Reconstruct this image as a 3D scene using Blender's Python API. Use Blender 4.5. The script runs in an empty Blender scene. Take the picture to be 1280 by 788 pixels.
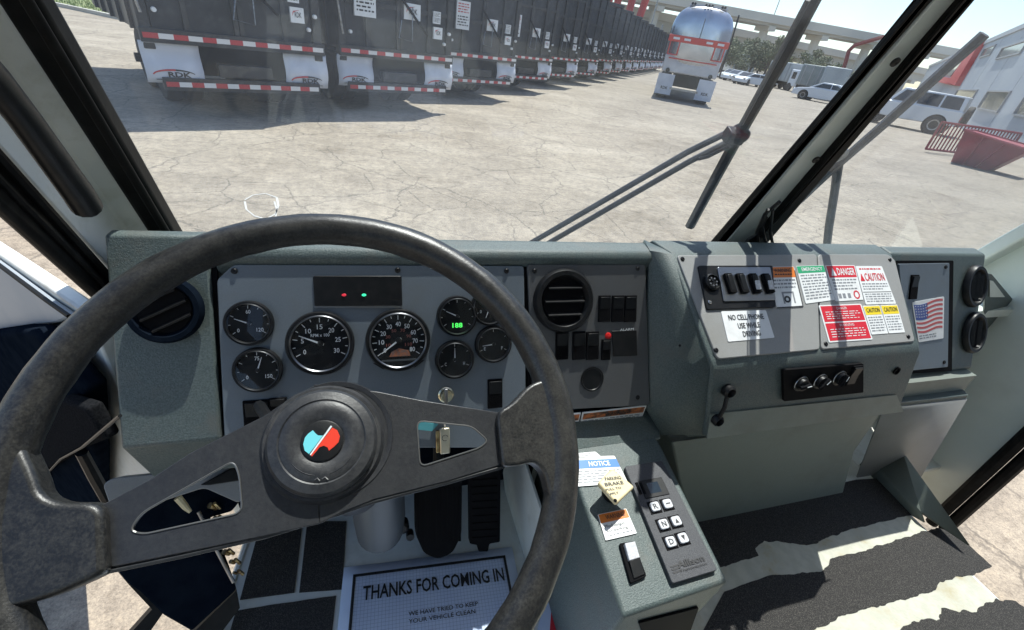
import bpy, bmesh, math, random
import numpy as np
from mathutils import Vector, Matrix
random.seed(7)
R = math.radians
V = Vector
sc = bpy.context.scene
col = sc.collection

# ------------------------------------------------------------------ camera
FPX, CX, CY = 560.0, 640.0, 394.0
pt, rl, yw = R(32.173), R(9.242), R(20.448)
fwd = np.array([math.sin(yw)*math.cos(pt), math.cos(yw)*math.cos(pt), -math.sin(pt)])
rgt = np.array([math.cos(yw), -math.sin(yw), 0.0]); upv = np.cross(rgt, fwd)
CM = np.stack([rgt*math.cos(rl)+upv*math.sin(rl), -rgt*math.sin(rl)+upv*math.cos(rl), -fwd], 1)
EYE = np.array([0.0, 0.0, 1.9])
cam = bpy.data.cameras.new('camera'); camo = bpy.data.objects.new('camera', cam); col.objects.link(camo)
m4 = Matrix.Identity(4)
for i in range(3):
    for j in range(3): m4[i][j] = CM[i][j]
    m4[i][3] = EYE[i]
camo.matrix_world = m4
cam.sensor_width = 36; cam.lens = 36*FPX/1280; cam.clip_start = 0.01; cam.clip_end = 3000
sc.camera = camo

# ------------------------------------------------------------------ sky, sun, exposure
SUN_EL, SUN_AZ = R(67), R(34)          # azimuth clockwise from +Y (the way the truck points)
w = bpy.data.worlds.new('World'); sc.world = w; w.use_nodes = True
nt = w.node_tree; bg = nt.nodes['Background']
sky = nt.nodes.new('ShaderNodeTexSky'); sky.sky_type = 'NISHITA'; sky.sun_disc = False
sky.sun_elevation = SUN_EL; sky.sun_rotation = SUN_AZ; sky.air_density = 1.0; sky.dust_density = .8; sky.ozone_density = 1.0
nt.links.new(sky.outputs[0], bg.inputs[0]); bg.inputs[1].default_value = 0.14
sl = bpy.data.lights.new('sun', 'SUN'); sl.energy = 4.8; sl.angle = R(0.5); sl.color = (1, .955, .88)
so = bpy.data.objects.new('sun', sl); col.objects.link(so)
sd = V((math.sin(SUN_AZ)*math.cos(SUN_EL), math.cos(SUN_AZ)*math.cos(SUN_EL), math.sin(SUN_EL)))
so.rotation_euler = sd.to_track_quat('Z', 'Y').to_euler(); so.location = (0, 0, 30)
vs = sc.view_settings; vs.view_transform = 'Standard'; vs.look = 'None'; vs.exposure = 0.62; vs.gamma = 1.0
sc.cycles.max_bounces = 8; sc.cycles.diffuse_bounces = 4; sc.cycles.transparent_max_bounces = 12

# ------------------------------------------------------------------ surveying helpers
def ray(px, py): return CM @ np.array([(px-CX), -(py-CY), -FPX])/FPX
def on(px, py, pl):
    p, n = np.array(pl[0], float), np.array(pl[1], float)
    r = ray(px, py); return V(EYE + r*(((p-EYE)@n)/(r@n)))
def onz(px, py, z=0.0): return on(px, py, ((0, 0, z), (0, 0, 1)))
def at(px, py, d):
    r = ray(px, py); return V(EYE + r*d/math.hypot(r[0], r[1]))
def onp(pts, pl): return [on(a, b, pl) for a, b in pts]

# ------------------------------------------------------------------ materials
MATS = {}
def mat(name, c, rough=.6, metal=0, c2=None, ns=20, lo=.4, hi=.6, bump=0, bs=200, spec=.5, detail=4, emit=None, c3=None, ns3=4):
    m = bpy.data.materials.new(name); m.use_nodes = True; MATS[name] = m
    n = m.node_tree.nodes; l = m.node_tree.links; b = n['Principled BSDF']
    b.inputs['Base Color'].default_value = (*c, 1); b.inputs['Roughness'].default_value = rough
    b.inputs['Metallic'].default_value = metal; b.inputs['Specular IOR Level'].default_value = spec
    tc = n.new('ShaderNodeTexCoord')
    src = None
    if c2:
        t = n.new('ShaderNodeTexNoise'); t.inputs['Scale'].default_value = ns; t.inputs['Detail'].default_value = detail
        l.new(tc.outputs['Object'], t.inputs['Vector'])
        r = n.new('ShaderNodeValToRGB'); r.color_ramp.elements[0].position = lo; r.color_ramp.elements[1].position = hi
        r.color_ramp.elements[0].color = (*c, 1); r.color_ramp.elements[1].color = (*c2, 1)
        l.new(t.outputs['Fac'], r.inputs['Fac']); src = r.outputs[0]
    if c3:
        t3 = n.new('ShaderNodeTexNoise'); t3.inputs['Scale'].default_value = ns3; t3.inputs['Detail'].default_value = 5; t3.inputs['Roughness'].default_value = .65
        l.new(tc.outputs['Object'], t3.inputs['Vector'])
        r3 = n.new('ShaderNodeValToRGB'); r3.color_ramp.elements[0].position = .52; r3.color_ramp.elements[1].position = .72
        l.new(t3.outputs['Fac'], r3.inputs['Fac'])
        mx = n.new('ShaderNodeMix'); mx.data_type = 'RGBA'; mx.inputs[7].default_value = (*c3, 1)
        l.new(r3.outputs[0], mx.inputs[0])
        if src: l.new(src, mx.inputs[6])
        else: mx.inputs[6].default_value = (*c, 1)
        src = mx.outputs[2]
    if src: l.new(src, b.inputs['Base Color'])
    if bump:
        t2 = n.new('ShaderNodeTexNoise'); t2.inputs['Scale'].default_value = bs; t2.inputs['Detail'].default_value = 3
        l.new(tc.outputs['Object'], t2.inputs['Vector'])
        bp = n.new('ShaderNodeBump'); bp.inputs['Strength'].default_value = bump; bp.inputs['Distance'].default_value = .002
        l.new(t2.outputs['Fac'], bp.inputs['Height']); l.new(bp.outputs[0], b.inputs['Normal'])
    if emit:
        b.inputs['Emission Color'].default_value = (*emit[:3], 1); b.inputs['Emission Strength'].default_value = emit[3]
    return m

GREEN = mat('grey_green_textured_paint', (.064, .086, .084), .5, c2=(.105, .132, .127), ns=420, lo=.38, hi=.62, bump=.45, bs=520, c3=(.105, .113, .103), ns3=16)
PANEL = mat('sky_tinted_grey_panel_paint', (.115, .140, .165), .38, c2=(.155, .18, .205), ns=1100, lo=.3, hi=.7, bump=.12, bs=1300, c3=(.13, .145, .155), ns3=9)  # blue tint puts the reflected sky into the grey
DPANEL = mat('dark_grey_panel_paint', (.075, .078, .082), .42, c2=(.10, .102, .105), ns=1100, lo=.3, hi=.7, bump=.12, bs=1300, c3=(.085, .085, .085), ns3=9)
LPANEL = mat('pale_grey_panel_paint', (.24, .24, .235), .5, c2=(.31, .31, .30), ns=1100, lo=.3, hi=.7, bump=.15, bs=1300, c3=(.25, .245, .23), ns3=7)
BLK = mat('black_plastic', (.006, .007, .008), .42, c2=(.011, .011, .012), ns=60, bump=.05, bs=500, spec=.3)
BLKM = mat("matt_black", (.004, .004, .005), .8, spec=.12)
RUB = mat('black_rubber_seal', (.007, .007, .007), .5, spec=.15, c2=(.018, .017, .016), ns=35, lo=.5, hi=.8, bump=.1, bs=200)
NAVY = mat('dark_blue_black_vinyl', (.005, .008, .014), .6, c2=(.008, .012, .019), ns=25, bump=.3, bs=600, spec=.0)
TRIM = mat('grained_black_trim', (.010, .011, .012), .6, spec=.0, c2=(.02, .02, .022), ns=350, bump=.5, bs=700)
WHITE = mat('white_cab_paint', (.66, .69, .66), .42, c2=(.74, .76, .72), ns=8, bump=.05, bs=60, c3=(.58, .59, .54), ns3=14)
WALLP = mat('pale_grey_green_cab_paint', (.66, .71, .65), .4, c2=(.71, .75, .69), ns=6, bump=.06, bs=40, c3=(.60, .63, .57), ns3=3)
OLIVE = mat('grey_olive_paint', (.17, .20, .18), .5, c2=(.20, .225, .20), ns=700, bump=.3, bs=900, c3=(.15, .16, .14), ns3=4)
STICK = mat('white_sticker', (.75, .76, .76), .45, c3=(.66, .66, .65), ns3=30)
PRINT = mat('black_print', (.02, .02, .022), .5)
GPRINT = mat('grey_print', (.22, .23, .25), .5)
RED = mat('red_sticker', (.60, .02, .035), .4)
ORNG = mat('orange_sticker', (.72, .19, .02), .45)
YEL = mat('yellow_sticker', (.80, .60, .02), .45)
GRN = mat('green_sticker', (.02, .34, .15), .45)
BLUE = mat('blue_sticker', (.01, .16, .55), .45)
NAVYP = mat('navy_flag_print', (.05, .08, .28), .5)
FRED = mat('flag_red_print', (.50, .10, .10), .5)
CHROME = mat('chrome', (.62, .62, .62), .18, 1)
DCHR = mat('dull_bezel_metal', (.30, .31, .33), .28, 1)
BRASS = mat('worn_brass', (.55, .43, .22), .32, 1, c2=(.22, .14, .07), ns=60)
STEEL = mat('dull_steel', (.36, .36, .37), .4, 1, c2=(.24, .23, .22), ns=30)
DIAL = mat('black_dial', (.004, .005, .007), .5, spec=.25)
WPRT = mat('white_dial_print', (.75, .78, .80), .5)
LEDG = mat('green_lamp', (.02, .4, .15), .3, emit=(.05, 1, .45, .8))
LEDR = mat('red_lamp', (.4, .01, .02), .3, emit=(1, .06, .10, .35))
LEDD = mat('green_digits', (.02, .4, .05), .3, emit=(.1, 1, .15, .8))
REDP = mat('red_plastic', (.65, .02, .02), .25)
CYAN = mat('emblem_cyan', (.16, .62, .68), .35)
ERED = mat('emblem_red', (.75, .05, .025), .35)
CREAM = mat('cream_plastic', (.72, .62, .38), .4, c2=(.66, .55, .32), ns=40)
KEYW = mat('white_key_paint', (.62, .64, .68), .45, c2=(.5, .5, .52), ns=300)
PAPER = mat('paper', (.62, .70, .86), .8, c2=(.58, .66, .83), ns=12)
ORGP = mat('brown_orange_print', (.5, .16, .05), .5, c2=(.06, .03, .02), ns=90)
GRIP = mat('black_grip_tape', (.020, .019, .019), .85, c2=(.12, .11, .10), ns=650, lo=.48, hi=.72, bump=1, bs=650)
CRMFL = mat('cream_worn_floor_paint', (.47, .465, .39), .6, c2=(.54, .53, .45), ns=40, bump=.3, bs=160, c3=(.34, .28, .14), ns3=10)

def wheel_mat(name, base, worn, sheen=.42, wscale=38, amt=(.46, .66)):
    m = mat(name, base, sheen); n = m.node_tree.nodes; l = m.node_tree.links; b = n['Principled BSDF']
    tc = n['Texture Coordinate']
    big = n.new('ShaderNodeTexNoise'); big.inputs['Scale'].default_value = 7; big.inputs['Detail'].default_value = 3
    fine = n.new('ShaderNodeTexNoise'); fine.inputs['Scale'].default_value = wscale*6; fine.inputs['Detail'].default_value = 5; fine.inputs['Roughness'].default_value = .7
    mid = n.new('ShaderNodeTexNoise'); mid.inputs['Scale'].default_value = wscale; mid.inputs['Detail'].default_value = 6; mid.inputs['Roughness'].default_value = .7
    for t in (big, fine, mid): l.new(tc.outputs['Object'], t.inputs['Vector'])
    a = n.new('ShaderNodeMath'); a.operation = 'MULTIPLY_ADD'; a.inputs[1].default_value = .45; l.new(fine.outputs['Fac'], a.inputs[0]); 
    a2 = n.new('ShaderNodeMath'); a2.operation = 'MULTIPLY_ADD'; a2.inputs[1].default_value = .35; l.new(mid.outputs['Fac'], a2.inputs[0])
    a3 = n.new('ShaderNodeMath'); a3.operation = 'MULTIPLY'; a3.inputs[1].default_value = .25; l.new(big.outputs['Fac'], a3.inputs[0])
    l.new(a3.outputs[0], a2.inputs[2]); l.new(a2.outputs[0], a.inputs[2])
    r = n.new('ShaderNodeValToRGB'); r.color_ramp.elements[0].position = amt[0]; r.color_ramp.elements[1].position = amt[1]
    r.color_ramp.elements[0].color = (*base, 1); r.color_ramp.elements[1].color = (*worn, 1)
    l.new(a.outputs[0], r.inputs['Fac']); l.new(r.outputs[0], b.inputs['Base Color'])
    bp = n.new('ShaderNodeBump'); bp.inputs['Strength'].default_value = .35; bp.inputs['Distance'].default_value = .0015
    l.new(a.outputs[0], bp.inputs['Height']); l.new(bp.outputs[0], b.inputs['Normal'])
    return m
RIM = wheel_mat('worn_wheel_rubber', (.011, .0112, .0118), (.068, .065, .058), .33, 75, (.46, .76))
SPK = wheel_mat('scuffed_spoke_metal', (.016, .017, .020), (.050, .051, .052), .36, 45, (.42, .85))
HUBM = wheel_mat('scuffed_hub_plastic', (.018, .019, .022), (.075, .075, .075), .42, 40, (.45, .8))

def glass_mat(name, dust_haze=.06, tint=(.93, .96, .97), fres=True):
    m = bpy.data.materials.new(name); m.use_nodes = True; n = m.node_tree.nodes; l = m.node_tree.links
    n.remove(n['Principled BSDF']); out = n['Material Output']
    tr = n.new('ShaderNodeBsdfTransparent'); tr.inputs[0].default_value = (*tint, 1)
    gl = n.new('ShaderNodeBsdfGlossy'); gl.inputs['Roughness'].default_value = .02; gl.inputs[0].default_value = (.8, .8, .8, 1)
    lw = n.new('ShaderNodeLayerWeight'); lw.inputs[0].default_value = .5
    pw = n.new('ShaderNodeMath'); pw.operation = 'POWER'; pw.inputs[1].default_value = 5; l.new(lw.outputs['Facing'], pw.inputs[0])
    fr = n.new('ShaderNodeMath'); fr.operation = 'MULTIPLY_ADD'; fr.inputs[1].default_value = .5; fr.inputs[2].default_value = .018; l.new(pw.outputs[0], fr.inputs[0])
    m1 = n.new('ShaderNodeMixShader'); l.new(fr.outputs[0], m1.inputs[0]); l.new(tr.outputs[0], m1.inputs[1]); l.new(gl.outputs[0], m1.inputs[2])
    last = m1
    if dust_haze:  # dust film, tinted bluish so it also paints in the windshield glare haze
        df = n.new('ShaderNodeBsdfTranslucent'); df.inputs[0].default_value = (.72, .78, .88, 1)
        d2 = n.new('ShaderNodeBsdfDiffuse'); d2.inputs[0].default_value = (.7, .72, .75, 1)
        md = n.new('ShaderNodeMixShader'); l.new(df.outputs[0], md.inputs[1]); l.new(d2.outputs[0], md.inputs[2])
        tc = n.new('ShaderNodeTexCoord'); no = n.new('ShaderNodeTexNoise'); no.inputs['Scale'].default_value = 3.5; no.inputs['Detail'].default_value = 8; no.inputs['Roughness'].default_value = .7
        l.new(tc.outputs['Object'], no.inputs['Vector'])
        mr = n.new('ShaderNodeMapRange'); mr.inputs[1].default_value = .35; mr.inputs[2].default_value = .75; mr.inputs[3].default_value = dust_haze*.6; mr.inputs[4].default_value = dust_haze*1.6
        l.new(no.outputs['Fac'], mr.inputs[0])
        m2 = n.new('ShaderNodeMixShader'); l.new(mr.outputs[0], m2.inputs[0]); l.new(m1.outputs[0], m2.inputs[1]); l.new(md.outputs[0], m2.inputs[2]); last = m2
    l.new(last.outputs[0], out.inputs[0]); return m
GLASS = glass_mat('dusty_hazy_windshield_glass', .03)
CLEAR = glass_mat('clear_gauge_glass', 0, (1, 1, 1))

# ------------------------------------------------------------------ mesh helpers
class MB:
    def __init__(s): s.v = []; s.f = []; s.m = []
    def add(s, vs_, fs, m=0):
        k = len(s.v); s.v += [V(a) for a in vs_]; s.f += [tuple(i+k for i in f) for f in fs]; s.m += [m]*len(fs); return s
    def prism(s, pts, d, m=0):
        n = len(pts); a = [V(p) for p in pts]; b = [p+V(d) for p in a]
        s.add(a+b, [tuple(range(n))[::-1], tuple(range(n, 2*n))]+[(i, (i+1) % n, (i+1) % n+n, i+n) for i in range(n)], m); return s
    def box(s, c, hx, m=0, ax=None):
        c = V(c); ax = ax or (V((1, 0, 0)), V((0, 1, 0)), V((0, 0, 1)))
        P = [c+ax[0]*(hx[0]*i)+ax[1]*(hx[1]*j)+ax[2]*(hx[2]*k) for k in (-1, 1) for j in (-1, 1) for i in (-1, 1)]
        s.add(P, [(0, 2, 3, 1), (4, 5, 7, 6), (0, 1, 5, 4), (2, 6, 7, 3), (0, 4, 6, 2), (1, 3, 7, 5)], m); return s
    def bb(s, x0, x1, y0, y1, z0, z1, m=0):
        return s.box(((x0+x1)/2, (y0+y1)/2, (z0+z1)/2), ((x1-x0)/2, (y1-y0)/2, (z1-z0)/2), m)
    def tube(s, pts, r, n=10, m=0, cap=True, sq=1.0, up=None):
        pts = [V(p) for p in pts]; rs = r if isinstance(r, (list, tuple)) else [r]*len(pts)
        t0 = (pts[1]-pts[0]).normalized(); u = V(up) if up else (V((0, 0, 1)) if abs(t0.z) < .9 else V((1, 0, 0)))
        k = len(s.v)
        for i, p in enumerate(pts):
            t = ((pts[min(i+1, len(pts)-1)]-p).normalized()+(p-pts[max(i-1, 0)]).normalized()).normalized()
            a = (u-t*u.dot(t)).normalized(); b = t.cross(a); u = a
            for j in range(n):
                th = 2*math.pi*(j+.5)/n; s.v.append(p+a*(math.cos(th)*rs[i])+b*(math.sin(th)*rs[i]*sq))
        for i in range(len(pts)-1):
            for j in range(n):
                s.f.append((k+i*n+j, k+i*n+(j+1) % n, k+(i+1)*n+(j+1) % n, k+(i+1)*n+j)); s.m.append(m)
        if cap:
            s.f.append(tuple(k+j for j in range(n))[::-1]); s.m.append(m)
            s.f.append(tuple(k+(len(pts)-1)*n+j for j in range(n))); s.m.append(m)
        return s
    def lathe(s, c, nrm, prof, n=32, m=0, u=None, sy=1.0):
        c = V(c); nrm = V(nrm).normalized(); u = V(u) if u else V((1, 0, 0)); u = (u-nrm*u.dot(nrm)).normalized(); v = nrm.cross(u)
        k = len(s.v)
        for (r, h) in prof:
            for j in range(n):
                th = 2*math.pi*j/n; s.v.append(c+nrm*h+u*(r*math.cos(th))+v*(r*sy*math.sin(th)))
        for i in range(len(prof)-1):
            for j in range(n):
                s.f.append((k+i*n+j, k+i*n+(j+1) % n, k+(i+1)*n+(j+1) % n, k+(i+1)*n+j)); s.m.append(m)
        s.f.append(tuple(k+j for j in range(n))[::-1]); s.m.append(m)
        s.f.append(tuple(k+(len(prof)-1)*n+j for j in range(n))); s.m.append(m)
        return s
    def ring(s, c, nrm, prof, n=40, m=0, u=None, a0=0, a1=None, sy=1.0):
        """closed profile swept round an axis (torus like)"""
        c = V(c); nrm = V(nrm).normalized(); u = V(u) if u else V((1, 0, 0)); u = (u-nrm*u.dot(nrm)).normalized(); v = nrm.cross(u)
        k = len(s.v); q = len(prof); full = a1 is None; a1 = 2*math.pi if full else a1; cnt = n if full else n+1
        for j in range(cnt):
            th = a0+(a1-a0)*j/n
            for (r, h) in prof: s.v.append(c+nrm*h+u*(r*math.cos(th))+v*(r*sy*math.sin(th)))
        for j in range(n):
            j2 = (j+1) % cnt
            for i in range(q): s.f.append((k+j*q+i, k+j2*q+i, k+j2*q+(i+1) % q, k+j*q+(i+1) % q)); s.m.append(m)
        if not full:
            s.f.append(tuple(k+i for i in range(q))); s.m.append(m); s.f.append(tuple(k+(cnt-1)*q+i for i in range(q))[::-1]); s.m.append(m)
        return s
    def build(s, name, mats, parent=None, bevel=0, seg=2, ang=35, origin=None, label=None, fix=True):
        me = bpy.data.meshes.new(name)
        org = V(origin) if origin is not None else (V(parent['_o']) if parent is not None and '_o' in parent.keys() else V((0, 0, 0)))
        me.from_pydata([tuple(a-org) for a in s.v], [], s.f)
        for mm in (mats if isinstance(mats, (list, tuple)) else [mats]): me.materials.append(mm)
        for p, k in zip(me.polygons, s.m): p.material_index = k
        if fix:
            b = bmesh.new(); b.from_mesh(me); bmesh.ops.recalc_face_normals(b, faces=b.faces); b.to_mesh(me); b.free()
        me.polygons.foreach_set('use_smooth', [True]*len(me.polygons)); me.update()
        me.set_sharp_from_angle(angle=R(ang))
        o = bpy.data.objects.new(name, me); col.objects.link(o)
        o['_o'] = tuple(org)
        if parent is not None: o.parent = parent
        else: o.location = org
        if bevel:
            bm_ = o.modifiers.new('bevel', 'BEVEL'); bm_.width = bevel; bm_.segments = seg; bm_.limit_method = 'ANGLE'; bm_.angle_limit = R(35)
            bm_.harden_normals = False
        if label: o['label'] = label
        return o

def thing(name, label, cat, loc=(0, 0, 0), group=None, rz=0):
    o = bpy.data.objects.new(name, None); col.objects.link(o); o.empty_display_size = .05
    o.location = loc; o.rotation_euler = (0, 0, rz); o['label'] = label; o['category'] = cat
    o['_o'] = tuple(loc) if rz == 0 else (0, 0, 0)
    if group: o['group'] = group
    return o
def tag(o, label, cat, group=None):
    o['label'] = label; o['category'] = cat
    if group: o['group'] = group
    return o
def struct(o, kind='structure'):
    o['kind'] = kind; return o

def copy_tree(src, parent=None):
    c = src.copy(); col.objects.link(c)
    if parent is not None: c.parent = parent
    for ch in list(src.children): copy_tree(ch, c)
    return c

_txt = {}
def text_geo(s, bold=0.0):
    key = (s, bold)
    if key not in _txt:
        cu = bpy.data.curves.new('t', 'FONT'); cu.body = s; cu.resolution_u = 2; cu.offset = bold
        ob = bpy.data.objects.new('t', cu); col.objects.link(ob)
        bpy.context.view_layer.update()
        me = bpy.data.meshes.new_from_object(ob.evaluated_get(bpy.context.evaluated_depsgraph_get()))
        vv = np.array([tuple(x.co) for x in me.vertices]); ff = [tuple(p.vertices) for p in me.polygons]
        bpy.data.objects.remove(ob); bpy.data.curves.remove(cu); bpy.data.meshes.remove(me)
        mn, mxx = vv[:, :2].min(0), vv[:, :2].max(0)
        vv[:, :2] = (vv[:, :2]-mn)/(mxx-mn)
        _txt[key] = (vv, ff)
    return _txt[key]

class Quad:
    """flat decal frame: corners tl,tr,br,bl in 3-D; (s,t) with t downwards"""
    def __init__(s, tl, tr, br, bl):
        s.c = [V(a) for a in (tl, tr, br, bl)]
        s.n = (s.c[1]-s.c[0]).cross(s.c[3]-s.c[0]).normalized()
        if s.n.dot(V(EYE)-s.c[0]) < 0: s.n = -s.n
    def p(s, a, b, h=0):
        tl, tr, br, bl = s.c
        return tl*((1-a)*(1-b))+tr*(a*(1-b))+br*(a*b)+bl*((1-a)*b)+s.n*h
    def rect(s, mb, a0, b0, a1, b1, m=0, h0=0, h1=.0004):
        mb.prism([s.p(a0, b0, h0), s.p(a1, b0, h0), s.p(a1, b1, h0), s.p(a0, b1, h0)], s.n*(h1-h0), m)
    def poly(s, mb, pts, m=0, h0=0, h1=.0004): mb.prism([s.p(a, b, h0) for a, b in pts], s.n*(h1-h0), m)
    def text(s, mb, t, a0, b0, a1, b1, m=0, h=.0009, bold=0.0):
        vv, ff = text_geo(t, bold)
        mb.add([s.p(a0+(a1-a0)*q[0], b1+(b0-b1)*q[1], h) for q in vv], ff, m)
    def lines(s, mb, a0, b0, a1, b1, n, m=0, h=.0009, fill=.45, ww=.08):
        """rows of tiny print too small to read: word-length dashes"""
        dh = (b1-b0)/n
        for i in range(n):
            a = a0; end = a1-(random.random()*.25*(a1-a0) if i % 3 == 2 else 0)
            while a < end-.02:
                wd = min(random.uniform(.4, 1.6)*ww, end-a)
                mb.add([s.p(a, b0+i*dh, h), s.p(a+wd, b0+i*dh, h), s.p(a+wd, b0+i*dh+dh*fill, h), s.p(a, b0+i*dh+dh*fill, h)], [(0, 1, 2, 3)], m)
                a += wd+ww*.35

def rquad(pl, pts): return Quad(*[on(a, b, pl) for a, b in pts])
def rounded(pts, r=.12, n=3):
    """round the corners of a 2-D/3-D polygon"""
    out = []; k = len(pts); P = [V(p) for p in pts]
    for i in range(k):
        a, b, c = P[i-1], P[i], P[(i+1) % k]
        la, lc = (a-b).length, (c-b).length; d = min(r, la*.45, lc*.45)
        p0 = b+(a-b).normalized()*d; p1 = b+(c-b).normalized()*d
        for j in range(n+1):
            t = j/n; out.append(p0*(1-t)**2+b*(2*t*(1-t))+p1*t**2)
    return out

# ------------------------------------------------------------------ planes of the cab (metres, truck frame: X right, Y forward, Z up)
c27, s27 = math.cos(R(27)), math.sin(R(27))
PA = ((-.08, .61, 1.45), (0, -c27, s27))                       # gauge panels
NA = V(PA[1]); VA = V((0, s27, c27))
def offs(pl, d): return (tuple(V(pl[0])+V(pl[1]).normalized()*d), pl[1])
PS = ((.557, .66, 1.5865), (0, -.583, .812))                   # sloping sticker box
NS = V(PS[1]).normalized(); VS = V((0, .812, .583))
PW = ((0, .82, 1.54), (0, -math.cos(.454), -math.sin(.454)))   # windshield
NW = V(PW[1]); VW = V((0, -math.sin(.454), math.cos(.454)))
FLZ = .884
PD = ((.37, .47, 1.248), (0, -.16, .987)); ND = V(PD[1]).normalized()
XL, XR = -.37, 1.9

def screw(par, p, n, r=.005, m=None, name='screw'):
    q = MB(); q.lathe(V(p), n, [(r, -.001), (r, .0012), (r*.7, .0024), (r*.3, .0024), (r*.28, .001)], 12); return q.build(name, m or BLK, par)

# ================================================================== CAB SHELL
cab = thing('truck_cab', 'pale painted cab shell round the dashboard, its pillars, windshield panes, floor and door frames', 'truck cab', (.765, 0, FLZ))
def wy(z): return .82-(z-1.54)*.488
TOPZ = 2.42
# windshield panes
def wpane(x0, x1):
    q = MB(); zb = 1.40
    a = [V((x0, wy(zb), zb)), V((x1, wy(zb), zb)), V((x1, wy(TOPZ), TOPZ)), V((x0, wy(TOPZ), TOPZ))]
    q.prism([p-NW*.012 for p in a], -NW*.004); return q.build('windshield_pane', GLASS, cab)
wpane(-.31, .80); wpane(.86, 1.86)
# centre pillar with rubber seals
q = MB(); zb = 1.40
def pil(x0, x1, d0, d1, m=0): # column in the windshield plane
    q.prism([V((x, wy(z), z))+NW*d0 for x, z in ((x0, zb), (x1, zb), (x1, TOPZ), (x0, TOPZ))], NW*(d1-d0), m)
def wband(pb, pt_, d0, d1, name, m, bev, ext=.35, par=None, lab=None):
    """band in the windshield plane surveyed by its two bottom and two top corners, carried on up to the roof"""
    PX, PY = offs(PW, d1), offs(PW, max(d0, -.004)); dn_ = NW*(d1-max(d0, -.004)); L0, R0 = on(*pb[0], PY)+dn_, on(*pb[1], PX); L1, R1 = on(*pt_[0], PY)+dn_, on(*pt_[1], PX)
    def up(a, b, z): return a+(b-a)*((z-a.z)/(b.z-a.z))
    P = [up(L0, L1, 1.40), up(R0, R1, 1.40), up(R0, R1, TOPZ), up(L0, L1, TOPZ)]
    q = MB(); q.prism(P, NW*(d0-d1)); return q.build(name, m, par or cab, bevel=bev, seg=3, label=lab)
cp = wband([(900, 305), (950, 305)], [(1156, 0), (1205, 0)], -.004, .010, 'centre_pillar', WALLP, .006)
wband([(884, 305), (907, 305)], [(1142, 0), (1165, 0)], -.004, .016, 'windshield_seal', RUB, .006)
wband([(925, 305), (960, 305)], [(1180, 0), (1221, 0)], -.004, .028, 'windshield_seal', RUB, .006)
wband([(941, 305), (946, 305)], [(1202, 0), (1207, 0)], .028, .033, 'seal_lip', RUB, .002)
wband([(893, 305), (898, 305)], [(1150, 0), (1155, 0)], .016, .020, 'seal_lip', RUB, .002)
for a, b in ((1119, 78), (1020, 200)):
    screw(cab, on(a, b, offs(PW, .024)), NW, .007)
# seals of the A pillar side
def seal2(x0, x1, d):
    s_ = MB(); s_.prism([V((x, wy(z), z))+NW*(-.02) for x, z in ((x0, 1.40), (x1, 1.40), (x1, TOPZ), (x0, TOPZ))], NW*(d+.02)); return s_.build('windshield_seal', RUB, cab, bevel=.007, seg=3)
seal2(-.345, -.308, .012)
s_ = MB(); s_.prism([V((x, wy(z), z))+NW*.012 for x, z in ((-.322, 1.45), (-.310, 1.45), (-.310, 2.38), (-.322, 2.38))], NW*.007); s_.build('seal_lip', RUB, cab, bevel=.003)
# lower windshield seal right of the dash, curving down into the cab corner
s_ = MB(); s_.tube([at_ for at_ in [on(a, b, PW)+NW*.01 for a, b in ((1225, 336), (1240, 326), (1258, 314), (1285, 303), (1330, 290))]], .012, 8); s_.build('windshield_seal', RUB, cab)
# A pillar, left: front face + side face up to the door opening
q = MB()
fr = []
zs = (1.0, 1.4, 1.6, 1.8, 2.0, 2.2, TOPZ)
for z in zs:
    yb = wy(z)
    dy = .61-(z-1.735)*.53 if z > 1.4 else .61+(1.735-1.4)*.53
    fr.append([V((-.335, yb-.004, z)), V((XL+.004, yb-.022, z)), V((XL, yb-.04, z)), V((XL, max(dy, .05), z)), V((XL-.05, max(dy, .05), z)), V((XL-.05, yb+.03, z)), V((-.335, yb+.03, z))])
n_ = len(fr[0])
q.add([p for f in fr for p in f], [(i*n_+j, i*n_+(j+1) % n_, (i+1)*n_+(j+1) % n_, (i+1)*n_+j) for i in range(len(fr)-1) for j in range(n_)])
lp = q.build('side_pillar', mat('sun_brightened_pillar_paint', (.80, .80, .74), .5, c2=(.74, .75, .70), ns=14, c3=(.66, .66, .58), ns3=25), cab, bevel=.003)  # lighter than the cab paint, standing in for sunlight on the pillar
# rubber door seal on the pillar's rear edge
q = MB()
def doory(z): return max(.05, .61-(z-1.735)*.53)
PSL = ((XL+.012, 0, 0), (1, 0, 0))
ua, ub, la_, lb_ = on(0, 195, PSL), on(135, 345, PSL), on(0, 255, PSL), on(120, 365, PSL)
def ext(a, b, z): return a+(b-a)*((z-a.z)/(b.z-a.z))
q.prism([ext(ua, ub, 2.35), ext(ua, ub, 1.40), ext(la_, lb_, 1.38), ext(la_, lb_, 2.33)], V((-.016, 0, 0))); q.build('door_seal', RUB, cab, bevel=.006, seg=3)
for f_, r_ in ((.10, .006), (.55, .004)):
    q = MB(); q.tube([ext(ua, ub, z).lerp(ext(la_, lb_, z-.03), f_)+V((.002, 0, 0)) for z in (1.42, 1.7, 2.0, 2.3)], r_, 8); q.build('seal_lip', RUB, cab)
# screw on pillar
pr = on(52, 230, ((XL, 0, 0), (1, 0, 0))); screw(cab, pr+V((.002, 0, 0)), (1, 0, 0), .003)
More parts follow.
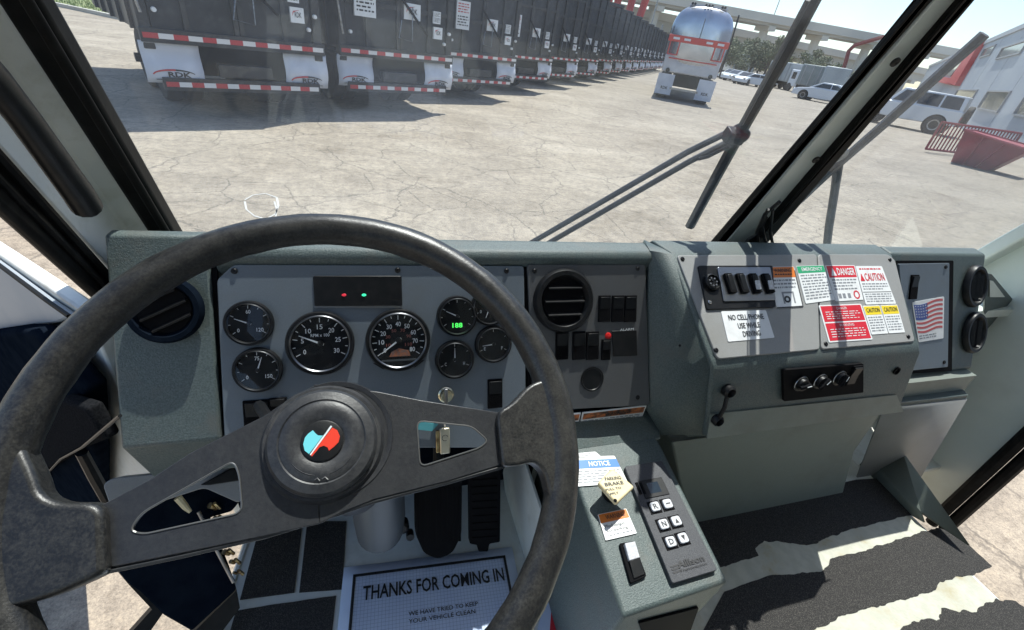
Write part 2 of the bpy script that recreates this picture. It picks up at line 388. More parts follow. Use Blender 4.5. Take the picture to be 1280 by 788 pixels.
# roof, header, rear wall
q = MB(); q.prism([V((-.45, wy(TOPZ)+.05, TOPZ-.03)), V((1.98, wy(TOPZ)+.05, TOPZ-.03)), V((1.98, -1.0, TOPZ)), V((-.45, -1.0, TOPZ))], V((0, 0, .05))); HEAD = mat('pale_headliner', (.55, .57, .55), .9); q.build('roof_panel', HEAD, cab, bevel=.01)
q = MB(); q.bb(-.45, 1.98, -1.04, -1.0, .6, 2.42); q.build('rear_panel', HEAD, cab, bevel=.01)
# side walls behind the doors
q = MB(); q.bb(XL-.05, XL, -1.0, -.55, .6, 2.42); q.build('side_panel', HEAD, cab, bevel=.006)
q = MB(); q.bb(XR, XR+.05, -1.0, -.55, .6, 2.42); q.build('side_panel', HEAD, cab, bevel=.006)
# right front corner wall: side wall ahead of the door plus the wall under the windshield
q = MB()
q.prism([V((XR, .477, .62)), V((XR, .95, .62)), V((XR, .88, 1.42)), V((XR, wy(2.4)+.02, 2.4)), V((XR, doory(2.4), 2.4)), V((XR, .50, 1.75)), V((XR, .477, 1.5))], V((.05, 0, 0)))
q.build('side_panel', WALLP, cab, bevel=.006, label='wall panel between dashboard and right-hand door opening')
q = MB(); q.bb(1.1, 1.9, .90, .94, .6, 1.39); q.bb(1.50, 1.9, .70, .90, 1.36, 1.385); q.bb(-.42, 1.1, .92, .95, .80, 1.44); q.build('front_panel_and_sun_ledge', WALLP, cab)  # the thin middle box is an added ledge that stops sun behind the dash
q = MB()
pts = [V((XR-.004, .470, z)) for z in (.62, .9, 1.2, 1.5)]+[V((XR-.004, .49, 1.7)), V((XR-.004, doory(2.2), 2.3))]
q.tube(pts, .018, 10); q.tube([p+V((.02, -.032, 0)) for p in pts], .018, 10); q.build('door_seal', RUB, cab)
# right pillar beyond the pane
q = MB(); q.prism([V((x, wy(z), z))+NW*(-.02) for x, z in ((1.84, 1.40), (1.95, 1.40), (1.95, TOPZ), (1.84, TOPZ))], NW*.04); q.build('side_pillar', WALLP, cab, bevel=.006)
# floor
fl = MB()
FLP = [(-.292, -.9), (-.292, .56), (-.25, .90), (1.52, .90), (1.47, .60), (1.452, .20), (1.45, -.9)]
fl.prism([V((a, b, FLZ)) for a, b in FLP], V((0, 0, -.05)))
floor = fl.build('floor_panel', WHITE, cab, bevel=.003)
def ragged(pts, amp, step=.006):
    out = []
    for i, (p, rag) in enumerate(pts):
        q_ = pts[(i+1) % len(pts)][0]; n = max(1, int((V(q_)-V(p)).length/step)) if rag else 1
        d = (V(q_)-V(p))
        if d.length < 1e-6: continue
        nn = V((-d.y, d.x, 0)).normalized()
        ph = [random.uniform(0, 6.28) for _ in range(4)]
        for j in range(n):
            t = j/n; L__ = d.length*t; o = nn*(.42*amp*rag*(.9*math.sin(L__*70+ph[0])+.6*math.sin(L__*170+ph[1])+random.uniform(-.45, .45)) if j else 0)
            out.append(V(p)+d*t+o+d.normalized()*(random.uniform(-.25, .25)*step if j else 0))
    return out
def fz(*pp): return [(onz(a, b, FLZ+.0015), r) for a, b, r in pp]
def strip(pp, name='grip_strip', m=GRIP, amp=.005, h=.002, lab=None):
    q = MB(); q.prism([V((p.x, p.y, FLZ+.0005)) for p in ragged(fz(*pp), amp)], V((0, 0, h))); return q.build(name, m, floor, label=lab)
# worn cream paint and black grip strips in the passenger step well
q = MB(); q.prism([V((.55, -.9, FLZ+.0005)), V((1.449, -.9, FLZ+.0005)), V((1.451, .20, FLZ+.0005)), V((1.462, .47, FLZ+.0005)), V((.55, .47, FLZ+.0005))], V((0, 0, .0006))); q.build('paint_patch', CRMFL, floor)
strip([(850, 690, 0), (870, 645, 0), (1070, 600, 0), (1103, 598, .6), (1110, 612, 1), (1127, 620, 1.5), (1128, 632, 1), (1140, 636, 1), (1150, 641, .6), (1060, 663, 1),
       (1035, 672, 1.2), (1018, 680, 1.2), (1000, 681, 1.2), (985, 679, 1.2), (955, 676, .8), (944, 686, 1), (948, 695, .6), (905, 708, .3), (880, 714, 0)], amp=.004)
strip([(878, 790, 0), (905, 740, .3), (960, 720, .6), (1000, 717, 1), (1028, 714, 1), (1040, 698, .6), (1075, 690, 1), (1170, 660, .4), (1192, 665, .4), (1240, 708, .5), (1225, 716, 1.2), (1175, 727, 1.2), (1165, 740, 1), (1100, 757, 1), (1058, 768, 1),
       (1010, 792, .6), (960, 830, 0), (880, 830, 0)], amp=.004)
strip([(1045, 818, 0), (1110, 792, 1.2), (1150, 776, 2), (1172, 775, 1.5), (1180, 760, 1.5), (1215, 766, 1), (1245, 748, 1.5), (1270, 752, 1), (1330, 800, 0), (1330, 860, 0), (1045, 860, 0)], amp=.005)
# driver side grip tiles
strip([(322, 668, 0), (378, 654, .1), (368, 741, .2), (300, 750, .2)], amp=.001)
strip([(384, 652, 0), (433, 652, .1), (428, 737, .2), (374, 741, .2)], amp=.001)
strip([(295, 764, .2), (335, 757, .4), (420, 745, .2), (414, 800, 0), (283, 805, 0)], amp=.0015)
# sill edging
q = MB(); q.tube([V((a, b, FLZ-.004)) for a, b in ((-.292, -.6), (-.292, .56), (-.26, .84))], .008, 8); q.build('sill_edge', WHITE, floor)
q = MB(); q.tube([V((a, b, FLZ-.006)) for a, b in ((1.452, -.6), (1.452, .20), (1.462, .45), (1.472, .62))], .008, 8); q.build('sill_edge', WHITE, floor)
q = MB(); q.bb(1.46, 1.90, .56, .93, .80, .815); q.build('corner_floor', WHITE, cab)
# kick panel at the passenger side (folded sheet)
q = MB()
A_ = V((1.475, .60, .90)); a = on(1085, 570, ((1.49, 0, 0), (1, 0, 0))); b = on(1128, 566, ((1.52, 0, 0), (1, 0, 0))); c = on(1210, 682, ((1.50, 0, 0), (1, 0, 0))); d = on(1152, 640, ((1.46, 0, 0), (1, 0, 0)))
q.add([a, b, d, c, d+V((.004, -.02, -.02)), a+V((0, 0, -.12)), b+V((.01, 0, -.15))], [(0, 1, 2), (1, 3, 2), (0, 2, 4), (0, 4, 5), (1, 6, 3)])
kp = q.build('kick_panel', OLIVE, cab, label='folded grey-green sheet beside the step', fix=False)
sm = kp.modifiers.new('solid', 'SOLIDIFY'); sm.thickness = .004
# grab handle
q = MB()
def hn(px, py, d): r = ray(px, py); return V(EYE+r/np.linalg.norm(r)*d)
pts = [hn(-60, 42, .60), hn(-12, 94, .64), hn(30, 148, .675), hn(72, 206, .71), hn(98, 242, .74), hn(108, 258, .752)]
pts += [on(112, 268, ((XL+.03, 0, 0), (1, 0, 0))), on(116, 262, ((XL, 0, 0), (1, 0, 0)))]
q.tube(pts[:6]+[pts[5]+V((-.003, .008, -.006))], [.0125, .013, .0135, .0145, .0155, .0155, .011], 14)
gh = q.build('grab_handle', BLK, cab)
q = MB(); q.lathe(on(106, 268, ((XL, 0, 0), (1, 0, 0))), (1, 0, 0), [(.02, 0), (.018, .008), (.012, .014), (.010, .03)], 16); q.build('handle_foot', WHITE, gh)
# white side plate beside the accelerator
PX3 = ((.315, 0, 0), (1, 0, 0))
q = MB(); q.prism(onp([(627, 575), (655, 575), (676, 640), (668, 700), (650, 745), (640, 700), (638, 684)], PX3), V((.006, 0, 0))); q.build('foot_well_panel', WHITE, cab, bevel=.001)
# firewall behind pedals
q = MB(); q.bb(-.30, .40, .72, .74, FLZ, 1.28); q.build('firewall_panel', NAVY, cab)

# ================================================================== DRIVER'S DOOR (open, folded right round to the front)
HX, HY = -.40, .68
dd = V((-.70, .714, 0)); dnrm = V((-.714, -.70, 0))
DPL = ((HX, HY, 1.2), tuple(dnrm))
door = thing('open_driver_door', 'open driver door beyond the steering wheel, pale in bluish shade above with black trim below', 'vehicle door', (HX, HY, .8))
topz = 1.9-.60*.70
def dp(s, z, d=0): return V((HX, HY, z))+dd*s+dnrm*d
q = MB()
dl = [on(106, 391, DPL), on(0, 319, DPL), on(-60, 279, DPL)]
q.prism([dl[0], dl[1], dl[2], V((dl[2].x, dl[2].y, .62)), V((dl[0].x, dl[0].y, .80))], -dnrm*.022)
dpan = q.build('door_panel', WHITE, door, bevel=.004)
# upper inner face, its bluish shade put into the paint colour
q = MB(); q.prism([p+dnrm*.001 for p in onp([(100, 392), (74, 375), (0, 322), (-60, 280), (-60, 430), (0, 412), (84, 400)], DPL)], dnrm*.012)
q.build('inner_panel', mat('blue_shaded_door_card', (.26, .31, .36), .5, c2=(.30, .34, .38), ns=8), door, bevel=.004)
q = MB(); q.tube([p+dnrm*.016 for p in onp([(104, 390), (76, 371), (0, 316), (-60, 273)], DPL)], .0035, 6); q.build('window_seal', RUB, door)
# padded black lower trim with arm rest shape
q = MB(); q.prism([p+dnrm*.013 for p in onp([(-60, 426), (0, 408), (60, 398), (84, 399), (98, 412), (150, 470), (150, 560), (145, 650), (70, 660), (-10, 540)], DPL)], dnrm*.03)
q.build('door_trim', NAVY, door, bevel=.01, seg=3)
q = MB(); q.prism([p for p in onp([(60, 520), (95, 490), (128, 500), (152, 540), (112, 556), (98, 566), (66, 585), (58, 604), (62, 620), (95, 668), (60, 668), (38, 600), (30, 560)], offs(DPL, .045))], dnrm*.02)
q.build('armrest', TRIM, door, bevel=.006, seg=3)
q = MB(); q.tube(onp([(150, 520), (126, 540), (102, 560), (76, 574), (61, 590), (58, 604), (68, 626), (92, 662)], offs(DPL, .068)), .0022, 6); q.build('trim_piping', BLK, door)
q = MB(); q.tube(onp([(102, 566), (118, 596), (136, 628), (150, 650)], offs(DPL, .06)), [.009, .010, .010, .008], 8); q.build('pull_handle', BLK, door)

# black lower shroud and catch hardware beside the seat
PB = ((-.31, .42, 1.0), (.35, -.75, .56))
shr = thing('steering_column_side_box', 'black box with brass-coloured springs low beside the driver floor edge', 'bracket box', (-.31, .44, .9))
q = MB(); q.prism(rounded(onp([(128, 606), (140, 598), (200, 592), (300, 585), (308, 600), (300, 630), (255, 610), (200, 628), (140, 640)], PB), .008), V((0, .02, -.02))); q.build('tray_edge', LPANEL, shr, bevel=.003)
PB2 = offs(PB, -.03)
q = MB(); q.prism(onp([(160, 650), (210, 612), (300, 590), (312, 612), (290, 640), (262, 648), (290, 720), (296, 738), (240, 790), (205, 770), (175, 740), (160, 730), (145, 712)], PB2), V(PB2[1])*-.05)
q.build('box_body', NAVY, shr, bevel=.004)
q = MB(); q.prism(onp([(145, 712), (160, 730), (178, 732), (205, 765), (170, 815), (232, 800), (296, 738), (300, 760), (240, 840), (120, 840), (190, 762)], offs(PB, -.06)), V(PB[1])*-.02); q.build('bracket_plate', BLK, shr)
q = MB()
for (x, y, l) in ((262, 632, 1), (268, 648, .8), (280, 690, .9), (288, 702, .7), (292, 716, .5), (273, 676, .7)):
    p = on(x, y, offs(PB, -.02)); q.tube([p, p+V((.006, .004, -.014))*l], .005*l, 8); q.tube([p+V((.008, 0, .004)), p+V((.012, .002, -.014))], .003, 6)
q.build('spring', BRASS, shr)
q = MB(); q.tube(onp([(222, 622), (232, 634), (238, 640)], offs(PB, -.012)), [.006, .005, .003], 8); q.build('lever_end', CREAM, shr)
q = MB(); q.tube(onp([(248, 640), (256, 655), (272, 690), (292, 728)], offs(PB, -.015)), .003, 8); q.build('rail', STEEL, shr)
q = MB(); q.prism(onp([(250, 606), (290, 584), (300, 588), (302, 600), (262, 606)], offs(PB, .004)), V(PB[1])*.006); q.build('label_bar', BLK, shr, bevel=.002)

# ================================================================== DASHBOARD
dash = thing('dashboard', 'grey-green instrument dashboard across the cab, with gauges, vents, switches and warning stickers', 'dashboard', (.6, .7, 1.2))
def aface(pts, d=0): return onp(pts, offs(PA, d))
# housing across the left and centre: profile extruded in x
def prof(x0, x1, pts, name, m, bev=.006, lab=None):
    q = MB(); q.prism([V((x0, y, z)) for y, z in pts], V((x1-x0, 0, 0))); return q.build(name, m, dash, bevel=bev, seg=3, label=lab)
top = [(.672, 1.582), (.703, 1.586), (.80, 1.52), (.86, 1.45), (.86, 1.25), (.60, 1.22), (.548, 1.300), (.664, 1.552), (.655, 1.562)]
top = [(.660, 1.572), (.668, 1.583), (.704, 1.587), (.80, 1.52), (.86, 1.45), (.86, 1.25), (.60, 1.24), (.553, 1.305), (.672, 1.538), (.664, 1.548)]
prof(-.215, .512, top, 'dash_housing', GREEN)
# left end box, proud of the gauges
q = MB(); P0 = [on(a, b, offs(PA, .012)) for a, b in ((137, 300), (262, 304), (269, 550), (156, 559))]
P0[0].z = P0[1].z = 1.592
P0[0].x = -.342; 
lowf = [V((-.345, .60, 1.20)), V((-.215, .60, 1.20))]
f3 = on(156, 559, offs(PA, .012)); f2 = on(269, 552, offs(PA, .012)); z3 = (f3.z+f2.z)/2
bx = [[V((x, y, z)) for y, z in ((.684, 1.594), (f3.y, z3), (.575, 1.225), (.80, 1.20), (.84, 1.45), (.702, 1.594))] for x in (-.343, -.222)]
q.add(bx[0]+bx[1], [tuple(range(6))]+[tuple(range(6, 12))]+[(i, (i+1) % 6, (i+1) % 6+6, i+6) for i in range(6)])
q.build('dash_housing', GREEN, dash, bevel=.004, seg=3, label='left end of the dash with a round vent')
q = MB(); q.prism(aface([(262, 322), (271, 330), (280, 560), (270, 560)], -.004), -NA*.004); q.build('gasket', BLKM, dash)
# panels
q = MB(); q.prism(rounded(aface([(271, 350), (292, 331), (655, 333), (658, 560), (281, 560)], .006), .006), -NA*.012)
gp = q.build('gauge_panel', PANEL, dash, bevel=.0012)
q = MB(); q.prism(rounded(aface([(659, 331), (807, 331), (812, 507), (668, 514)], .006), .006), -NA*.012)
q.build('switch_panel', DPANEL, dash, bevel=.0012, label='middle panel with round vent and rocker switches')
q = MB()
for pl_ in ([(655, 333), (659, 333), (667, 560), (662, 560)],): q.prism(aface(pl_, .001), -NA*.006)
q.build('gasket', BLKM, dash)
for a, b in ((293, 339), (497, 338), (633, 339), (668, 339), (797, 336), (797, 497)): screw(dash, on(a, b, offs(PA, .006)), NA, .0045, BLK)
# lower skirt and stickers under the switch panel
PU = ((0, .545, 1.3), (0, -.97, -.24))
q = MB(); q.prism([V((-.21, .549, 1.300)), V((.53, .549, 1.300)), V((.55, .560, 1.262)), V((-.21, .560, 1.262))], V((0, .03, 0))); q.build('dash_skirt', NAVY, dash, bevel=.003)
Q = rquad(offs(PU, .006), [(728, 516), (808, 507), (801, 525), (724, 535)]); q = MB(); Q.rect(q, 0, 0, 1, 1, 0, -.001, .0008); st = q.build('sticker', STICK, dash, label='orange-topped warning sticker under the switch panel')
q = MB(); Q.rect(q, .02, .06, .98, .42, 0, .0008, .0012); Q.lines(q, .04, .5, .95, .95, 4, 1, .0014, ww=.06); Q.text(q, 'WARNING', .35, .12, .75, .36, 2, .0016, .02); q.build('print', [ORGP, GPRINT, PRINT], st)
Q = rquad(offs(PU, .006), [(700, 519), (726, 516), (721, 536), (700, 539)]); q = MB(); Q.rect(q, 0, 0, 1, 1, 0, -.001, .0008); st = q.build('sticker', STICK, dash)
q = MB(); Q.rect(q, .02, .06, .95, .42, 0, .0008, .0012); Q.lines(q, .1, .5, .95, .95, 4, 1, .0014, ww=.2); q.build('print', [ORGP, GPRINT], st)

# ---- gauges
def gauge(px, py, dpx, kind, ang, nums, a_from, a_to, extra=None, lab=None):
    c = on(px, py, offs(PA, .006)); r = dpx*.5*(on(px+1, py, PA)-on(px, py, PA)).length
    n = NA
    q = MB(); q.lathe(c, n, [(r, -.002), (r, .006), (r*.97, .009), (r*.90, .009), (r*.86, .003)], 48); g = q.build('gauge', BLK, dash, label=lab)
    q = MB(); q.ring(c, n, [(r*.895, .0085), (r*.865, .0105), (r*.835, .0085), (r*.845, .004)], 56); q.build('bezel', DCHR, g)
    q = MB(); q.lathe(c, n, [(r*.85, .0025), (r*.85, .0038)], 48); q.build('dial', DIAL, g)
    q = MB()
    U_ = V((1, 0, 0)); W_ = VA
    def pp(rr, a, h=.0045): return c+n*h+U_*(rr*r*math.cos(a))+W_*(rr*r*math.sin(a))
    k = len(nums); big = dpx > 70
    nt_ = (k-1)*(2 if big else 2)
    for i in range(nt_+1):
        a = R(a_from+(a_to-a_from)*i/nt_); r0 = .66 if i % 2 == 0 else .72; wdt = .012
        t_ = V(U_*(-math.sin(a))+W_*math.cos(a))*r*wdt
        q.add([pp(r0, a)-t_, pp(r0, a)+t_, pp(.80, a)+t_, pp(.80, a)-t_], [(0, 1, 2, 3)])
    for i, s in enumerate(nums):
        if not s: continue
        a = R(a_from+(a_to-a_from)*i/(k-1)); m_ = pp(.52, a); hs = r*(.075 if big else .085); wd = hs*.55*len(s)
        vv, ff = text_geo(s, .01)
        q.add([m_+U_*((v_[0]-.5)*2*wd)+W_*((v_[1]-.5)*2*hs) for v_ in vv], ff)
    if kind == 'tach':
        for s, yy, wd in (('RPM x 100', .26, .27),):
            vv, ff = text_geo(s, .01); m_ = pp(.26, R(90))
            q.add([m_+U_*((v_[0]-.5)*2*wd*r)+W_*((v_[1]-.5)*2*.05*r) for v_ in vv], ff)
    if kind == 'speedo':
        for s, xx, yy, wd in (('MPH', -.18, -.80, .12), ('km/h', .2, -.80, .13)):
            vv, ff = text_geo(s, .01); m_ = c+n*.0045+U_*(xx*r)+W_*(yy*r)
            q.add([m_+U_*((v_[0]-.5)*2*wd*r)+W_*((v_[1]-.5)*2*.05*r) for v_ in vv], ff)
    q.build('dial_markings', WPRT, g)
    if kind == 'speedo':
        q = MB(); mp = lambda x, y, h: c+n*h+U_*(x*r)+W_*(y*r)
        q.prism([mp(-.30, -.52, .004), (mp(.36, -.52, .004)), mp(.30, -.34, .004), mp(0, -.26, .004), mp(-.22, -.36, .004)], n*.0004)
        q.build('odometer_patch', mat('dull_orange_print', (.42, .14, .06), .5, c2=(.2, .12, .1), ns=200), g)
        q = MB(); q.prism([mp(-.52, -.66, .004), mp(.52, -.66, .004), mp(.54, -.61, .004), mp(-.54, -.61, .004)], n*.003); q.build('chord_bar', DCHR, g)
        q = MB(); q.prism([mp(-.80, -.69, .004), mp(.80, -.69, .004), mp(.50, -.90, .004), mp(-.50, -.90, .004)], n*.0015); q.build('lower_mask', BLK, g)
        q = MB()
        for i, s in enumerate(('10', '30', '50', '70', '90', '110')):
            a = R(205-230*i/5); m_ = pp(.34, a); vv, ff = text_geo(s, 0); q.add([m_+U_*((v_[0]-.5)*.09*r*len(s)*.8)+W_*((v_[1]-.5)*.10*r) for v_ in vv], ff)
        q.build('inner_numerals', mat('dull_red_print', (.35, .12, .10), .5), g)
    if kind == 'digits':
        vv, ff = text_geo('188', .02); q = MB(); m_ = c+n*.005-W_*(.45*r)
        q.add([m_+U_*((v_[0]-.5)*.5*r)+W_*((v_[1]-.5)*.24*r) for v_ in vv], ff); q.build('green_digits', LEDD, g)
    a = R(ang); d = U_*math.cos(a)+W_*math.sin(a); t_ = n.cross(d)*r*.022
    q = MB(); L = .66 if big else .6
    q.prism([c+n*.0052-d*r*.10-t_*1.5, c+n*.0052-d*r*.10+t_*1.5, c+n*.0052+d*r*L+t_*.5, c+n*.0052+d*r*L-t_*.5], n*.0007); q.build('needle', WPRT, g)
    q = MB(); q.lathe(c, n, [(r*.09, .004), (r*.09, .0065), (r*.06, .007)], 16); q.build('needle_hub', BLK, g)
    q = MB(); q.lathe(c, n, [(r*.845, .0078), (r*.845, .0083)], 48); q.build('gauge_glass', CLEAR, g)
    return g
gauge(312, 404, 63, 's', 158, ['0', '', '60', '', '120'], 215, -35, lab='upper of the two small gauges left of the large dials')
gauge(323, 462, 63, 's', 72, ['0', '', '75', '', '150'], 215, -35, lab='lower of the two small gauges left of the large dials')
gauge(401, 429, 86, 'tach', 156, ['0', '5', '10', '15', '20', '25', '30'], 208, -28, lab='large rev counter dial reading to 30')
gauge(498, 425, 80, 'speedo', 217, ['0', '10', '20', '30', '40', '50', '60', '70', '80'], 216, -36, lab='large speedometer dial with orange patch')
gauge(571, 395, 50, 'digits', 155, ['', '', '', '', ''], 215, -35, lab='small gauge with green lit digits')
gauge(568, 449, 48, 's', 90, ['C', '', 'H'], 205, -25, lab='small gauge with its needle upright')
gauge(616, 430, 45, 's', 186, ['E', '', 'F'], 205, -25)
gauge(611, 384, 45, 's', 250, ['0', '', '8'], 205, -25)
# warning lamp bar
q = MB(); q.prism(rounded(aface([(391, 345), (502, 345), (503, 383), (393, 383)], .008), .003), -NA*.004); wl = q.build('warning_lamp_panel', BLK, dash, bevel=.001)
q = MB(); q.prism(aface([(392, 383), (503, 383), (503, 385), (393, 385)], .009), -NA*.004); q.build('lower_edge', DCHR, wl)
for (x, y, m) in ((430, 369, LEDR), (455, 369, LEDG)):
    q = MB(); q.lathe(on(x, y, offs(PA, .008)), NA, [(.0035, 0), (.0025, .001)], 12, sy=.6); q.build('indicator_lamp', m, wl)
# ignition barrel
c = on(557, 493, offs(PA, .006)); q = MB(); q.lathe(c, NA, [(.0135, 0), (.0135, .004), (.011, .006), (.010, .014), (.007, .015)], 24); q.build('ignition_lock', mat('pale_gold_metal', (.62, .56, .40), .25, 1), dash)
# rocker switches
def rocker(cx, cy, wpx, hpx, pl, nrm, vdir, par, tilt=.3, mtop=BLK, lab=None, name='rocker_switch', base=BLKM, tl=False):
    c = on(cx, cy, pl); s = (on(cx+1, cy, pl)-on(cx, cy, pl)).length; s2 = (on(cx, cy+1, pl)-on(cx, cy, pl)).length
    hw, hh = wpx*s/2, hpx*s2/2; u = V((1, 0, 0))
    q = MB(); q.box(c+nrm*.001, (hw, hh, .0025), 0, (u, vdir, nrm)); b = q.build(name, base, par, bevel=.0008, label=lab)
    q = MB(); k = .82
    P = [c+u*(sx*hw*k)+vdir*(sy*hh*.88)+nrm*(.003+(.004 if sy > 0 else .0005)) for sx, sy in ((-1, -1), (1, -1), (1, 1), (-1, 1))]
    M_ = [c+u*(sx*hw*k)+nrm*.0035 for sx in (-1, 1)]
    B = [p-nrm*.004 for p in P]
    q.add(P+M_+B, [(0, 1, 5, 4), (4, 5, 2, 3), (0, 6, 7, 1), (3, 2, 8, 9), (0, 4, 3, 9, 6), (1, 7, 8, 2, 5), (6, 9, 8, 7)])
    q.build('rocker', mtop, b, bevel=.0006)
    q = MB(); q.box(c+nrm*.0055+vdir*hh*.80, (hw*.7, hh*.06, .0006), 0, (u, vdir, nrm)); q.build('rocker_mark', WPRT if tl else GPRINT, b)
    return b
PAo = offs(PA, .006)
for x in (755, 771.5, 787.5): rocker(x, 386, 14.5, 33, PAo, NA, VA, dash)
for x in (702, 723, 740): rocker(x, 432, 15.5, 35, PAo, NA, VA, dash)
rocker(757, 437, 11, 26, PAo, NA, VA, dash)
rocker(618.5, 492, 18, 36, PAo, NA, VA, dash, tl=True, lab='rocker switch with pale symbols beside the ignition')
rocker(348, 507, 22, 20, PAo, NA, VA, dash, tl=True); rocker(322, 520, 34, 40, PAo, NA, VA, dash)
q = MB(); q.prism(aface([(765, 414), (796, 413), (797, 445), (767, 446)], .008), -NA*.003); q.build('blank_plate', BLK, dash, bevel=.0008)
c = on(760, 420, PAo); q = MB(); q.lathe(c, NA, [(.0065, 0), (.0065, .001), (.005, .0018), (.002, .002)], 20); q.build('warning_button', REDP, dash)
q = MB(); Q = Quad(*aface([(775, 411), (792, 410), (792, 413), (775, 414)], .0075)); Q.text(q, 'ALARM', 0, 0, 1, 1, 0, .0003); q.build('lettering', WPRT, dash)
# round vents
def vent(c, n, r, par, slats=4, ad=V((1, 0, 0)), tilt=.0, ringm=BLK, sy=1.0, lab=None):
    q = MB(); q.lathe(c, n, [(r, -.002), (r, .005), (r*.93, .011), (r*.80, .011), (r*.70, .002)], 48, u=ad, sy=sy); v = q.build('round_vent', ringm, par, label=lab)
    q = MB(); q.lathe(c, n, [(r*.69, .003), (r*.69, .0045)], 40, u=ad, sy=sy); q.build('vent_throat', BLKM, v)
    w_ = V(n).cross(ad).normalized()
    for i in range(slats):
        t = (i-(slats-1)/2)/(slats/2)*.62; L = math.sqrt(max(.05, .62-t*t))*r*.82
        q = MB(); q.box(c+w_*(t*r*sy)+V(n)*.0075, (L, .0012, .004), 0, (V(ad), (w_+V(n)*.5).normalized(), (V(n)-w_*.5).normalized())); q.build('vent_slat', BLK, v)
    return v
ventN = V((0, -c27, s27))
vent(on(704, 376, PAo), NA, .0475*1.22, dash, 3, lab='round vent left of the rocker switches')
vent(on(207, 387, offs(PA, .013)), NA, .0385*1.22, dash, 3, lab='round vent on the left dash end', ringm=NAVY, ad=V((.9, .2, .39)).normalized())
c = on(740, 474, PAo); q = MB(); q.lathe(c, NA, [(.0235, 0), (.0235, .002), (.021, .002), (.020, .0005)], 32); sp = q.build('speaker_grille', BLK, dash)
# ---- sloping sticker box
zt, yt, zb_, yb_ = 1.5865, .660, 1.463, .488
boxp = [(.66, 1.5865), (.488, 1.463), (.478, 1.448), (.455, 1.300), (.50, 1.245), (.86, 1.22), (.86, 1.45), (.71, 1.590)]
xl = (.545, .560, .566, .60, .61, .56, .53, .530); xr = (1.142, 1.095, 1.10, 1.13, 1.16, 1.20, 1.20, 1.15)
q = MB()
q.add([V((xl[i], *boxp[i])) for i in range(8)]+[V((xr[i], *boxp[i])) for i in range(8)], [tuple(range(8))]+[tuple(range(8, 16))]+[(i, (i+1) % 8, (i+1) % 8+8, i+8) for i in range(8)])
sb = q.build('switch_box', GREEN, dash, bevel=.004, seg=3, label='sloping box with warning stickers on its lid')
# side gusset between centre panel and box
g1, g2 = on(812, 316, PA), on(812, 507, PA)
q = MB(); q.add([V((.505, .672, 1.585)), V((.512, .552, 1.308)), V((.545, .50, 1.262)), V((.606, .458, 1.298)), V((.566, .482, 1.448)), V((.552, .655, 1.585)), V((.52, .72, 1.586)), V((.52, .80, 1.30))],
              [(0, 1, 4, 5), (1, 2, 3, 4), (0, 5, 6), (0, 6, 7, 1), (1, 7, 2)])
gus = q.build('side_gusset', GREEN, dash, fix=False); gm_ = gus.modifiers.new('s', 'SOLIDIFY'); gm_.thickness = .004
PSo = offs(PS, .004)
lidL = [(846, 319), (1021, 318), (1025, 437), (897, 449)]; lidR = [(1023, 318), (1110, 318), (1119, 325), (1144, 427), (1027, 437)]
q = MB(); q.prism(rounded(onp(lidL, PSo), .008), -NS*.006); lid1 = q.build('lid_panel', LPANEL, dash, bevel=.0015)
q = MB(); q.prism(rounded(onp(lidR, PSo), .008), -NS*.006); lid2 = q.build('lid_panel', LPANEL, dash, bevel=.0015)
for a, b in ((853, 324), (999, 326), (1112, 325), (895, 438), (1032, 430), (1135, 421)): screw(dash, on(a, b, PSo), NS, .0045, BLK)
# control cluster
q = MB(); q.prism(rounded(onp([(873, 332), (966, 332), (970, 384), (884, 387)], offs(PSo, .004)), .004), -NS*.006); cl = q.build('control_cluster', BLK, dash, bevel=.001)
q = MB(); c = on(889, 354, offs(PSo, .004)); q.lathe(c, NS, [(.0165, 0), (.0165, .006), (.014, .008), (.013, .003)], 28); q.lathe(c+VS*.004, NS, [(.003, .003), (.003, .006)], 8); q.build('round_socket', BLK, cl)
q = MB(); 
for k in range(7):
    a = k*math.pi*2/7; q.lathe(c+V((1, 0, 0))*.008*math.cos(a)+VS*.008*math.sin(a), NS, [(.0016, .003), (.0016, .0065)], 8)
q.build('socket_pins', STEEL, cl)
q = MB(); q.prism(rounded(onp([(897, 334), (963, 334), (970, 375), (905, 377)], offs(PSo, .007)), .003), -NS*.004); q.build('switch_frame', DCHR, cl, bevel=.001)
for x, mt in ((911.5, BLK), (926.5, BLK), (942.5, KEYW), (958.5, KEYW)):
    c = on(x, 355, offs(PSo, .007)); q = MB(); q.box(c+NS*.002, (.0078, .020, .004), 0, (V((1, 0, 0)), VS, NS)); q.build('switch_well', BLKM, cl, bevel=.0008)
    q = MB(); q.box(c+NS*.006, (.0058, .016, .002), 0, (V((1, 0, 0)), (VS+NS*.12).normalized(), (NS-VS*.12).normalized())); q.build('toggle', BLK if mt is BLK else BLK, cl, bevel=.0015)
    if mt is KEYW: q = MB(); q.box(c+NS*.008-VS*.006, (.0055, .009, .0015), 0, (V((1, 0, 0)), (VS+NS*.2).normalized(), (NS-VS*.2).normalized())); q.build('toggle_cap', KEYW, cl, bevel=.001)
screw(dash, on(887, 378, offs(PSo, .004)), NS, .004, CHROME)
